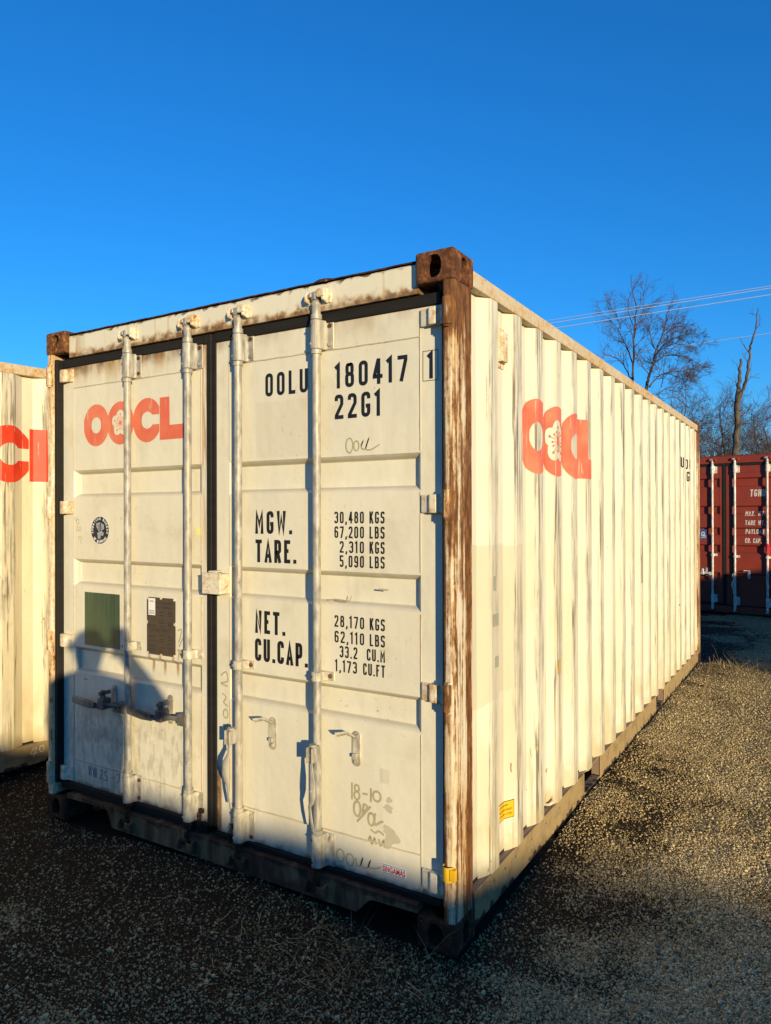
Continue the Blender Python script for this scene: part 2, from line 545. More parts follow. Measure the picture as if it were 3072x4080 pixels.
MT['logo'] = mat_logo('faded_red_logo', (.66, .135, .072))
MT['logo_strong'] = mat_logo('strong_red_logo', (.62, .042, .014))


def mat_green():
    t = NT('faded_green_sticker'); X, Y, Z = t.xyz()
    st = t.noise(60, 4, t.map((1.4, 1, .03)), .6)
    c = t.ramp(st, [(.30, (.011, .034, .019)), (.55, (.022, .060, .034)), (.72, (.085, .14, .085))])
    c = t.mix(t.ss(t.noise(4, 3, t.map((1, 1, .5))), .42, .7, 0, .6), c, (.075, .105, .042))
    return t.done(c, .35, 0, .5)


MT['green'] = mat_green()
MT['plate'] = flat_mat('oxidised_plate', (.085, .062, .042), .55, .3, 90, .2)
MT['engrave'] = flat_mat('plate_engraving', (.028, .020, .014), .7)

# ------------------------------------------------------------------ drawing letters and marks
def fillet(path, closed=False):
    """path of (x, y[, r]) -> list of points with rounded corners"""
    pts = [(p[0], p[1], p[2] if len(p) > 2 else 0) for p in path]
    n = len(pts); out = []
    for i in range(n):
        x, y, r = pts[i]
        if r <= 0 or (not closed and i in (0, n - 1)):
            out.append((x, y)); continue
        a = Vector((pts[i - 1][0] - x, pts[i - 1][1] - y)); b = Vector((pts[(i + 1) % n][0] - x, pts[(i + 1) % n][1] - y))
        la, lb = a.length, b.length
        a.normalize(); b.normalize()
        ang = math.acos(max(-1, min(1, a.dot(b))))
        d = min(r / max(1e-6, math.tan(ang / 2)), la * .5, lb * .5)
        p0 = Vector((x, y)) + a * d; p2 = Vector((x, y)) + b * d
        for k in range(6):
            t = k / 5
            q = p0 * (1 - t) ** 2 + Vector((x, y)) * 2 * t * (1 - t) * .92 + (p0 + p2) * .08 * t * (1 - t) + p2 * t ** 2
            out.append((q.x, q.y))
    if closed: out.append(out[0])
    return out


def ribbon(path, w, closed=False):
    """flat strip along a 2D path -> verts, quads"""
    P = [Vector(p) for p in path]
    if closed and (P[0] - P[-1]).length < 1e-9: P = P[:-1]
    n = len(P); vs = []
    for i in range(n):
        if closed: a, b = P[i - 1], P[(i + 1) % n]
        else: a, b = P[max(0, i - 1)], P[min(n - 1, i + 1)]
        d1 = (P[i] - a); d2 = (b - P[i])
        d1 = d1.normalized() if d1.length > 1e-9 else d2.normalized()
        d2 = d2.normalized() if d2.length > 1e-9 else d1
        n1 = Vector((-d1.y, d1.x)); n2 = Vector((-d2.y, d2.x))
        m = n1 + n2
        m = m.normalized() if m.length > 1e-6 else n1
        k = min(2.2, 1 / max(.3, m.dot(n1)))
        vs.append(P[i] + m * w / 2 * k); vs.append(P[i] - m * w / 2 * k)
    fs = [(2 * i, 2 * i + 1, 2 * i + 3, 2 * i + 2) for i in range(n - 1)]
    if closed: fs.append((2 * n - 2, 2 * n - 1, 1, 0))
    return [(v.x, v.y) for v in vs], fs


def glyph(ch, w, s):
    L, R, B, T, M = s / 2, w - s / 2, s / 2, 1 - s / 2, w / 2
    r = (R - L) / 2 * .98
    q = r * .9
    G = {
        '0': [('c', [(L, B, r), (R, B, r), (R, T, r), (L, T, r)])],
        '1': [('o', [(M - .13, T - .10), (M + .02, T + .02), (M + .02, 0)])],
        '2': [('o', [(L, .74), (L, T, r), (R, T, r), (R, .60, r * .8), (L, B + .06), (L, B), (w, B)])],
        '3': [('o', [(L, .78), (L, T, r), (R, T, r), (R, .53, q), (M - .05, .53)]), ('o', [(M - .02, .53), (R, .53, q), (R, B, r), (L, B, r), (L, .24)])],
        '4': [('o', [(R - .07, 0), (R - .07, 1)]), ('o', [(R - .09, .97), (L, .33), (L, .30), (w + .02, .30)])],
        '5': [('o', [(w - .02, T), (L, T), (L, .55), (R, .57, r), (R, B, r), (L, B, r), (L, .22)])],
        '6': [('o', [(R, .76), (R, T, r), (L, T, r), (L, B, r), (R, B, r), (R, .56, r), (L, .56)])],
        '7': [('o', [(0, T), (R, T), (R, T - .1), (M - .06, 0)])],
        '8': [('c', [(L, B, r), (R, B, r), (R, .53, q), (L, .53, q)]), ('c', [(L + .015, .53, q), (R - .015, .53, q), (R - .015, T, r), (L + .015, T, r)])],
        '9': [('o', [(L, .24), (L, B, r), (R, B, r), (R, T, r), (L, T, r), (L, .44, r), (R, .44)])],
        'A': [('o', [(L * .7, 0), (M, T), (w - L * .7, 0)]), ('o', [(L + .05, .29), (R - .05, .29)])],
        'B': [('c', [(L, B), (R, B, q), (R, .53, q), (L, .53)]), ('c', [(L, .53), (R - .015, .53, q), (R - .015, T, q), (L, T)])],
        'C': [('o', [(R, .70), (R, T, r), (L, T, r), (L, B, r), (R, B, r), (R, .30)])],
        'D': [('c', [(L, B), (R, B, r), (R, T, r), (L, T)])],
        'E': [('o', [(w, T), (L, T), (L, B), (w, B)]), ('o', [(L, .53), (R - .02, .53)])],
        'F': [('o', [(w, T), (L, T), (L, 0)]), ('o', [(L, .53), (R - .02, .53)])],
        'G': [('o', [(R, .72), (R, T, r), (L, T, r), (L, B, r), (R, B, r), (R, .44), (M, .44)])],
        'H': [('o', [(L, 0), (L, 1)]), ('o', [(R, 0), (R, 1)]), ('o', [(L, .52), (R, .52)])],
        'I': [('o', [(M, 0), (M, 1)])],
        'K': [('o', [(L, 0), (L, 1)]), ('o', [(R, 1), (L + .03, .42)]), ('o', [(M - .03, .56), (R + .02, 0)])],
        'L': [('o', [(L, 1), (L, B), (w - .02, B)])],
        'M': [('o', [(L, 0), (L, T), (M, .40), (R, T), (R, 0)])],
        'N': [('o', [(L, 0), (L, T), (R, B), (R, 1)])],
        'O': [('c', [(L, B, r), (R, B, r), (R, T, r), (L, T, r)])],
        'P': [('o', [(L, 0), (L, T), (R, T, q), (R, .42, q), (L, .42)])],
        'R': [('o', [(L, 0), (L, T), (R, T, q), (R, .46, q), (L, .46)]), ('o', [(M, .46), (R + .01, 0)])],
        'S': [('o', [(R, .76), (R, T, r), (L, T, r), (L, .55, q), (R, .48, q), (R, B, r), (L, B, r), (L, .24)])],
        'T': [('o', [(0, T), (w, T)]), ('o', [(M, T), (M, 0)])],
        'U': [('o', [(L, 1), (L, B, r), (R, B, r), (R, 1)])],
        'V': [('o', [(L, 1), (M, 0), (R, 1)])],
        'W': [('o', [(L, 1), (w * .27, B), (M, .72), (w * .73, B), (R, 1)])],
        'X': [('o', [(L, 1), (R, 0)]), ('o', [(R, 1), (L, 0)])],
        'Y': [('o', [(L, 1), (M, .5), (R, 1)]), ('o', [(M, .5), (M, 0)])],
        '.': [('o', [(s * .5, 0), (s * .5, s)])],
        ',': [('o', [(s * .6, s), (s * .55, 0), (s * .1, -.12)])],
        '-': [('o', [(0, .5), (w, .5)])],
    }
    return G.get(ch, [])


def letter_width(ch, w):
    return {'1': w * .62, 'M': w * 1.2, 'W': w * 1.28, '.': w * .36, ',': w * .40, ' ': w * .55, 'I': w * .5, 'L': w * .88, 'E': w * .9, 'F': w * .9}.get(ch, w)


def text_width(txt, w, gap):
    return sum(letter_width(c, w) + gap for c in txt) - gap


def stroke_text(mb, txt, x0, z0, h, width, place, w=.42, s=.16, slant=0.0, lift=.0010, sub=0):
    """letters of height h from (x0, z0), fitted to a total width; place(u, v, lift) -> 3D point"""
    gap = .20
    tw = text_width(txt, w, gap)
    sx = width / tw if width else h
    cx = 0; k = 0
    for ch in txt:
        lw = letter_width(ch, w)
        for kind, path in glyph(ch, lw, s):
            pts = fillet(path, kind == 'c')
            # work in true proportions so that strokes keep an even width
            pts = [((cx + p[0] + slant * p[1]) * sx, p[1] * h) for p in pts]
            if sub:
                q = [pts[0]]
                for a, b in zip(pts[:-1], pts[1:]):
                    m = max(1, int(math.dist(a, b) / sub))
                    q += [(a[0] + (b[0] - a[0]) * j / m, a[1] + (b[1] - a[1]) * j / m) for j in range(1, m + 1)]
                pts = q
            vs, fs = ribbon(pts, s * h * .97, kind == 'c')
            mb.add([place(x0 + u, z0 + v, lift + k * .00008) for u, v in vs], fs)
            k = (k + 1) % 5
        cx += lw + gap


def scrawl(mb, strokes, place, width, lift=.0012):
    """hand-drawn strokes: lists of 2D points, smoothed"""
    for i, pts in enumerate(strokes):
        P = [Vector(p) for p in pts]
        q = []
        for k in range(len(P) - 1):
            a, b, c, d = P[max(0, k - 1)], P[k], P[k + 1], P[min(len(P) - 1, k + 2)]
            for j in range(5):
                t = j / 5
                q.append(.5 * ((2 * b) + (c - a) * t + (2 * a - 5 * b + 4 * c - d) * t * t + (3 * b - a - 3 * c + d) * t ** 3))
        q.append(P[-1])
        vs, fs = ribbon([(p.x, p.y) for p in q], width)
        mb.add([place(u, v, lift + (i % 6) * .00008) for u, v in vs], fs)


def font_text(mb, txt, x0, z0, h, width, place, bold=0.0, lift=.001, xf=None):
    """printed text from the built-in font, scaled to height h and given width"""
    cu = bpy.data.curves.new('print', 'FONT')
    cu.body = txt; cu.size = 1; cu.offset = bold; cu.resolution_u = 2
    o = bpy.data.objects.new('print', cu); COL.objects.link(o)
    dg = bpy.context.evaluated_depsgraph_get()
    me = bpy.data.meshes.new_from_object(o.evaluated_get(dg))
    vs = [v.co.copy() for v in me.vertices]
    fs = [tuple(p.vertices) for p in me.polygons]
    bpy.data.objects.remove(o); bpy.data.curves.remove(cu); bpy.data.meshes.remove(me)
    if not vs: return
    xa = min(v.x for v in vs); xb = max(v.x for v in vs); ya = 0.0; yb = .70
    sx = width / (xb - xa) if width else h / (yb - ya)
    out = []
    for v in vs:
        u, w = (v.x - xa) * sx, (v.y - ya) * h / (yb - ya)
        if xf: u, w = xf(u, w)
        out.append(place(x0 + u, z0 + w, lift))
    mb.add(out, fs)


def column_shape(mb, fn, u0, u1, du, v0, v1, place, lift=.001, nv=160):
    """flat shape given by an implicit function, built as columns so that it can follow a folded sheet"""
    cols = []
    n = max(2, int(round((u1 - u0) / du)))
    vv = np.linspace(v0, v1, nv)
    for i in range(n + 1):
        u = u0 + (u1 - u0) * i / n
        f = fn(u, vv)
        ins = f > 0
        runs = []; k = 0
        while k < nv:
            if ins[k]:
                a = k
                while k + 1 < nv and ins[k + 1]: k += 1
                b = k
                va = vv[a] if a == 0 else vv[a - 1] + (vv[a] - vv[a - 1]) * (-f[a - 1]) / (f[a] - f[a - 1])
                vb = vv[b] if b == nv - 1 else vv[b] + (vv[b + 1] - vv[b]) * f[b] / (f[b] - f[b + 1])
                runs.append((va, vb))
            k += 1
        cols.append((u, runs))
    for (ua, ra), (ub, rb) in zip(cols[:-1], cols[1:]):
        for a in ra:
            for b in rb:
                if a[0] < b[1] and b[0] < a[1]:
                    mb.add([place(ua, a[0], lift), place(ub, b[0], lift), place(ub, b[1], lift), place(ua, a[1], lift)], [(0, 1, 2, 3)])


def logo_parts(mb, place, u0, v0, H, du, lift=.0012):
    """four joined letters O O C L of height H from (u0, v0 = foot), a blossom cut out of the second"""
    ro = H * .53; ri = H * .205; w = H * .485
    cy = v0 + H / 2
    c1 = u0 + w; c2 = c1 + 1.90 * w; c3 = c2 + 2.0 * w
    def ell(u, v, cx, a, b): return 1 - ((u - cx) / a) ** 2 - ((v - cy) / b) ** 2
    o1 = lambda u, v: np.minimum(ell(u, v, c1, w * 1.02, ro), -ell(u, v, c1, w * .40, ri))
    def flower(u, v):
        x = (u - c2); y = (v - cy)
        best = np.full_like(y, -1.0)
        for k in range(5):
            a = math.pi / 2 + k * 2 * math.pi / 5
            px, py = math.cos(a) * H * .185, math.sin(a) * H * .185
            best = np.maximum(best, 1 - ((x - px) ** 2 + (y - py) ** 2) / (H * .142) ** 2)
        return np.maximum(best, 1 - (x * x + y * y) / (H * .16) ** 2)
    o2 = lambda u, v: np.minimum(ell(u, v, c2, w * 1.02, ro), -flower(u, v))
    xr = c3 + .90 * w
    def C(u, v):
        r = np.minimum(ell(u, v, c3, w * 1.04, ro), -ell(u, v, c3 + .02 * w, w * .44, ri))
        if u > c3: r = np.minimum(r, (np.abs(v - cy) - H * .118) / H)
        return r if u < xr else np.full_like(v, -1.0)
    column_shape(mb, o1, c1 - w * 1.02, c1 + w * 1.02, du, cy - ro, cy + ro, place, lift)
    column_shape(mb, o2, c2 - w * 1.02, c2 + w * 1.02, du, cy - ro, cy + ro, place, lift + .0001)
    column_shape(mb, C, c3 - w * 1.04, xr, du, cy - ro, cy + ro, place, lift + .0002)
    Ls = lambda u, v: np.where((u < xr + H * .335), np.minimum(v - v0, v0 + H - v), np.minimum(v - v0, v0 + H * .335 - v))
    column_shape(mb, Ls, xr + .0005, xr + H * .80, du, v0 - .01, v0 + H + .01, place, lift + .0001)
    # stamens of the blossom
    for k in range(15):
        a = math.pi / 2 + k * 2 * math.pi / 15
        rr = H * (.215 if k % 3 == 0 else .15)
        p = [(c2 + math.cos(a) * H * .03, cy + math.sin(a) * H * .03), (c2 + math.cos(a) * rr * .55, cy + math.sin(a) * rr * .55), (c2 + math.cos(a) * rr, cy + math.sin(a) * rr)]
        vs, fs = ribbon(p, H * .010)
        mb.add([place(u, v, lift) for u, v in vs], fs)
        disc(mb, place, p[2][0], p[2][1], H * (.024 if k % 3 == 0 else .018), lift + .0001)
    disc(mb, place, c2, cy, H * .042, lift + .0002)


def disc(mb, place, u, v, r, lift, n=14, r_in=0):
    P = [(u + r * math.cos(2 * math.pi * k / n), v + r * math.sin(2 * math.pi * k / n)) for k in range(n)]
    if r_in:
        Q = [(u + r_in * math.cos(2 * math.pi * k / n), v + r_in * math.sin(2 * math.pi * k / n)) for k in range(n)]
        mb.add([place(*p, lift) for p in P] + [place(*p, lift) for p in Q], [(k, (k + 1) % n, n + (k + 1) % n, n + k) for k in range(n)])
    else:
        mb.add([place(*p, lift) for p in P], [tuple(range(n))])


def card(mb, place, u0, v0, u1, v1, lift, th=.0006):
    """thin sticker or plate with real thickness"""
    a = [place(u0, v0, lift), place(u1, v0, lift), place(u1, v1, lift), place(u0, v1, lift)]
    b = [place(u0, v0, lift + th), place(u1, v0, lift + th), place(u1, v1, lift + th), place(u0, v1, lift + th)]
    mb.add(a + b, [(3, 2, 1, 0), (4, 5, 6, 7), (0, 1, 5, 4), (1, 2, 6, 5), (2, 3, 7, 6), (3, 0, 4, 7)])


# ------------------------------------------------------------------ the container, piece by piece
W, LEN, H = 2.438, 6.058, 2.591
DY = .055            # door skin
PITCH, FLAT, SLOPE, DEEP = .278, .070, .069, .036


def side_x(y, y0):
    t = (y - y0) % PITCH
    if t < FLAT: return 0.0
    if t < FLAT + SLOPE: return -(t - FLAT) / SLOPE * DEEP
    if t < 2 * FLAT + SLOPE: return -DEEP
    return -DEEP + (t - 2 * FLAT - SLOPE) / SLOPE * DEEP


def side_breaks(ya, yb, y0):
    k0 = math.floor((ya - y0) / PITCH) - 1
    b = [ya, yb]
    k = k0
    while y0 + k * PITCH < yb + PITCH:
        for o in (0, FLAT, FLAT + SLOPE, 2 * FLAT + SLOPE):
            y = y0 + k * PITCH + o
            if ya + 1e-4 < y < yb - 1e-4: b.append(y)
        k += 1
    return sorted(b)


def arc_map(y0, ystart):
    """distance along the folded sheet from ystart -> y"""
    ys = np.arange(ystart, LEN, .001)
    xs = np.array([side_x(y, y0) for y in ys])
    s = np.concatenate([[0], np.cumsum(np.hypot(np.diff(xs), np.diff(ys)))])
    return lambda d: float(np.interp(d, s, ys))


def make_casting_mesh():
    """corner casting 162 x 178 x 118 with rounded edges and its three openings; outer corner at the origin, body in -x, +y, +z"""
    bm = bmesh.new()
    bmesh.ops.create_cube(bm, size=1)
    bmesh.ops.scale(bm, vec=(.162, .178, .118), verts=bm.verts)
    bmesh.ops.translate(bm, vec=(-.081, .089, .059), verts=bm.verts)
    bmesh.ops.bevel(bm, geom=list(bm.edges), offset=.011, segments=3, profile=.5, affect='EDGES')
    me = bpy.data.meshes.new('corner_casting'); bm.to_mesh(me); bm.free()
    o = bpy.data.objects.new('tmp_casting', me); COL.objects.link(o)
    cut = []
    def cutter(mb):
        c = mb.obj('tmp_cut', None); cut.append(c)
        md = o.modifiers.new('b', 'BOOLEAN'); md.operation = 'DIFFERENCE'; md.solver = 'EXACT'; md.object = c
    m = MB(); m.box(-.134, -.028, .030, .150, .026, .092); cutter(m)
    def stad(cx, cz, w, h):
        p = []
        for k in range(20):
            a = 2 * math.pi * k / 20
            p.append((cx + math.copysign(abs(math.cos(a)) ** .8, math.cos(a)) * w / 2, cz + math.copysign(abs(math.sin(a)) ** .8, math.sin(a)) * h / 2))
        return p
    m = MB(); m.prism(stad(-.083, .060, .064, .086), -.02, .06, 'y'); cutter(m)
    m = MB(); m.prism(stad(.089, .060, .052, .080), -.06, .02, 'x'); cutter(m)
    m = MB(); m.prism(stad(-.081, .089, .064, .124), .06, .14, 'z'); cutter(m)
    dg = bpy.context.evaluated_depsgraph_get()
    out = bpy.data.meshes.new_from_object(o.evaluated_get(dg))
    out.name = 'corner_casting'
    for c in cut: bpy.data.objects.remove(c)
    bpy.data.objects.remove(o)
    return out


CASTING = make_casting_mesh()


def casting(parent, mx, my, top, mat):
    """mx: 0 right, 1 left; my: 0 door end, 1 far end"""
    key = 'corner_casting_' + mat.name
    me = bpy.data.meshes.get(key)
    if me is None:
        me = CASTING.copy(); me.name = key; me.materials.clear(); me.materials.append(mat)
    o = link('corner_casting', me, None, parent)
    o.location = (0 if not mx else -W, 0 if not my else LEN, H if top else 0)
    o.scale = (-1 if mx else 1, -1 if my else 1, -1 if top else 1)
    return o


def mirror(x, m): return -W - x if m else x


def door_skin(xa, xb, za, zb, bands, strip_l, strip_r, depth=.030, run=.026, slope=.022):
    """door leaf skin: flat rim, pressed horizontal bands with sloped ends"""
    xs = [xa, xa + strip_l, xa + strip_l + run, xb - strip_r - run, xb - strip_r, xb]
    dx = [0, 0, depth, depth, 0, 0]
    zs = [za]; dz = [0]
    for (b0, b1) in sorted(bands):
        zs += [b0 - slope, b0, b1, b1 + slope]; dz += [0, depth, depth, 0]
    zs.append(zb); dz.append(0)
    mb = MB()
    def V(i, j): return (xs[i], DY + min(dx[i], dz[j]), zs[j])
    vs = [V(i, j) for j in range(len(zs)) for i in range(len(xs))]
    n = len(xs); fs = []
    for j in range(len(zs) - 1):
        for i in range(n - 1):
            a, b, c, d = j * n + i, j * n + i + 1, (j + 1) * n + i + 1, (j + 1) * n + i
            # split so that the fold runs to the deep corner
            ya = vs[a][1]; yb = vs[b][1]; yc = vs[c][1]; yd = vs[d][1]
            if abs(ya - yb) + abs(yd - yc) < 1e-6 or abs(ya - yd) + abs(yb - yc) < 1e-6: fs.append((a, b, c, d))
            elif yc > DY + 1e-6 and ya < DY + 1e-6 and abs(yb - DY) < 1e-6 or ya > DY + 1e-6 and abs(yb - DY) < 1e-6 and abs(yc - DY) < 1e-6: fs += [(a, b, c), (a, c, d)]
            else: fs += [(a, b, d), (b, c, d)]
    mb.add(vs, fs)
    # returns round the edge and a back
    y1 = DY + .048
    mb.add([(xa, DY, za), (xb, DY, za), (xb, DY, zb), (xa, DY, zb), (xa, y1, za), (xb, y1, za), (xb, y1, zb), (xa, y1, zb)],
           [(0, 1, 5, 4), (1, 2, 6, 5), (2, 3, 7, 6), (3, 0, 4, 7), (4, 5, 6, 7)])
    return mb


def weld(mb, pts, r=.0032):
    q = []
    for a, b in zip(pts[:-1], pts[1:]):
        a, b = Vector(a), Vector(b); m = max(1, int((b - a).length / .03))
        for k in range(m): q.append(a.lerp(b, k / m) + Vector((0, random.uniform(-.0006, .0006), random.uniform(-.0012, .0012))))
    q.append(Vector(pts[-1]))
    mb.tube(q, r, 5, False)


def guide_bracket(parent, x, z0, z1, mat, bolt=None, name='rod_bracket'):
    """clamp round a locking rod with a bolted flange"""
    mb = MB()
    yr = .020
    n = 8
    prof = [(x - .026, DY - .001)]
    for k in range(n + 1):
        a = math.pi - math.pi * k / n
        prof.append((x + .0255 * math.cos(a), yr - .0235 * math.sin(a) * 1.0))
    prof += [(x + .027, .038), (x + .0335, DY - .006), (x + .066, DY - .006), (x + .066, DY - .001)]
    mb.prism([(p[0], p[1]) for p in prof], z0, z1, 'z')
    zm = [z0 + .022, z1 - .022] if z1 - z0 > .08 else [(z0 + z1) / 2]
    for z in zm:
        b_ = MB(); b_.cyl((x + .049, DY - .006, z), .0095, -.006, 'y', 6); b_.obj('bolt', bolt if bolt and random.random() < .55 else mat, parent)
        b_ = MB(); b_.cyl((x - .013, .0005, z), .0055, -.003, 'y', 6); b_.obj('bolt', bolt if bolt and random.random() < .55 else mat, parent)
    return mb.obj(name, mat, parent, .003)


def cam_end(parent, x, z, up, mat):
    """forged cam at the end of a rod"""
    mb = MB(); s = 1 if up else -1
    mb.cyl((x, .020, z - .112 * s), .0235, .020 * s, 'z', 14)
    mb.tube([(x, .020, z - .095 * s), (x, .020, z - .060 * s), (x, .020, z - .052 * s), (x, .020, z - .042 * s), (x, .020, z - .030 * s)], [.0185, .0185, .022, .021, .014], 12)
    # cam block with two beaks
    mb.prism([(x - .017, .004), (x + .012, -.004), (x + .020, .012), (x + .016, .034), (x - .014, .034)], min(z - .034 * s, z), max(z - .034 * s, z), 'z')
    mb.box(x - .030, x - .012, .000, .020, min(z - .022 * s, z - .004 * s), max(z - .022 * s, z - .004 * s))
    mb.box(x + .010, x + .034, .006, .022, min(z - .018 * s, z + .004 * s), max(z - .018 * s, z + .004 * s))
    return mb.obj('cam', mat, parent, .003)


def keeper(parent, x, z, mat, yb=.030):
    """bracket on header or sill that the cam hooks behind"""
    mb = MB()
    mb.box(x - .050, x + .072, yb - .006, yb + .002, z - .050, z - .006)
    mb.prism([(yb, z - .052), (yb, z + .010), (yb - .030, z + .006), (yb - .040, z - .012), (yb - .036, z - .042)], x + .042, x + .056, 'x')
    mb.prism([(yb, z - .046), (yb, z + .006), (yb - .026, z + .002), (yb - .036, z - .014), (yb - .032, z - .040)], x - .046, x - .034, 'x')
    mb.box(x + .020, x + .060, yb - .040, yb - .032, z - .030, z + .004)
    return mb.obj('cam_keeper', mat, parent, .003)


def catch_plate(parent, x, z0, z1, mat, lever=True):
    mb = MB()
    P = []
    r = .021
    for k in range(9): a = math.pi * k / 8; P.append((x + r * math.cos(a), z1 - r + r * math.sin(a)))
    for k in range(9): a = math.pi + math.pi * k / 8; P.append((x + r * math.cos(a), z0 + r + r * math.sin(a)))
    mb.prism(P, DY - .006, DY - .0006, 'y')
    for z in (z0 + .020, z1 - .022): mb.cyl((x, DY - .006, z), .009, -.006, 'y', 8)
    mb.prism([(x - .014, z0 + .038), (x + .008, z0 + .038), (x + .008, z0 + .056), (x - .014, z0 + .052)], DY - .020, DY - .006, 'y')
    if lever:
        a = Vector((x - .004, DY - .012, z1 - .022)); b = Vector((x - .034, DY - .030, z1 - .006)); c = Vector((x - .072, DY - .046, z1 - .014))
        mb.tube([a, b, c], [.013, .015, .017], 8, True, ((0, .6, .8), .35))
    return mb.obj('handle_catch', mat, parent, .002)


def hinge(parent, m, z0, z1, mat):
    """folded strap on the door leaf reaching round to the post"""
    mb = MB()
    P = [(-.168, DY - .0008), (-.162, DY - .010), (-.128, DY - .016), (-.118, DY - .030), (-.092, DY - .030), (-.078, DY - .022), (-.044, .022), (-.044, .040), (-.072, DY - .0008)]
    P = [(mirror(p[0], m), p[1]) for p in P]
    mb.prism(P, z0 + .006, z1 - .006, 'z')
    return mb.obj('hinge', mat, parent, .005, 2)


def hinge_barrel(parent, m, z0, z1, mat):
    mb = MB()
    xc = mirror(-.030, m)
    mb.cyl((xc, .006, z0 - .004), .0195, z1 - z0 + .008, 'z', 14)
    mb.cyl((xc, .006, z0 - .012), .014, z1 - z0 + .024, 'z', 10)
    return mb.obj('hinge_barrel', mat, parent)


def corner_post(parent, m, my, mat):
    P = [(-.052, .014), (-.044, .005), (-.030, .003), (-.016, .004), (-.006, .010), (-.003, .022), (-.003, .160), (-.012, .168), (-.040, .168), (-.052, .100)]
    P = [(mirror(x, m), LEN - y if my else y) for x, y in P]
    mb = MB(); mb.prism(P, .1165, H - .1165, 'z')
    return mb.obj('corner_post', mat, parent, .0025)


def side_panel(parent, m, mat, y0, name='side_panel', off=-.006):
    mb = MB()
    ys = side_breaks(.165, LEN - .165, y0)
    za, zb = .150, 2.500
    vs = []; fs = []
    for y in ys:
        x = side_x(y, y0) + off
        vs += [(mirror(x, m), y, za), (mirror(x, m), y, zb)]
    for i in range(len(ys) - 1): fs.append((2 * i, 2 * i + 2, 2 * i + 3, 2 * i + 1))
    mb.add(vs, fs)
    o = mb.obj(name, mat, parent)
    md = o.modifiers.new('thickness', 'SOLIDIFY'); md.thickness = .003; md.offset = 0
    return o


def bottom_rail(parent, m, mat, pockets=((1.655, 1.995), (3.665, 4.004)), z_low=.030):
    """channel with its web cut away at the fork pockets"""
    mb = MB()
    xo, xi = -.004, -.012
    segs = []
    y = .179
    for a, b in pockets: segs.append((y, a)); y = b
    segs.append((y, LEN - .179))
    for a, b in segs:
        x0, x1 = sorted((mirror(xo, m), mirror(xi, m)))
        mb.box(x0, x1, a, b, z_low, .160)
    x0, x1 = sorted((mirror(-.0125, m), mirror(-.062, m)))
    mb.box(x0, x1, .179, LEN - .179, .152, .158)         # top ledge
    x0, x1 = sorted((mirror(-.010, m), mirror(-.062, m)))
    for a, b in pockets:
        mb.box(x0, x1, a, b, z_low, z_low + .010)         # lower strap
        mb.box(*sorted((mirror(-.20, m), mirror(-.205, m))), a - .02, b + .02, .04, .15)   # pocket back
        mb.box(x0, x1, a - .012, a - .004, z_low + .012, .150)
        mb.box(x0, x1, b + .004, b + .012, z_low + .012, .150)
    return mb.obj('bottom_side_rail', mat, parent, .002)


def top_rail(parent, m, mat):
    mb = MB()
    x0, x1 = sorted((mirror(-.001, m), mirror(-.060, m)))
    mb.box(x0, x1, .1785, LEN - .1785, 2.487, 2.549)
    return mb.obj('top_side_rail', mat, parent, .004, 2)


def sill_obj(parent, mat, cut=True, low=.040):
    P = [(-2.275, .118), (-1.972, .126), (-1.952, .118), (-1.918, low), (-.440, low), (-.386, .098), (-.366, .106), (-.163, .112),
         (-.163, .146), (-2.275, .146)]
    mb = MB(); mb.prism(P, .012, .10, 'y')
    return mb.obj('door_sill', mat, parent, .003)


def header_obj(parent, mat):
    P = [(.030, 2.449), (.030, 2.556), (.040, 2.567), (.120, 2.567), (.120, 2.449)]
    mb = MB(); mb.prism(P, -2.2755, -.1625, 'x')
    return mb.obj('header_rail', mat, parent)


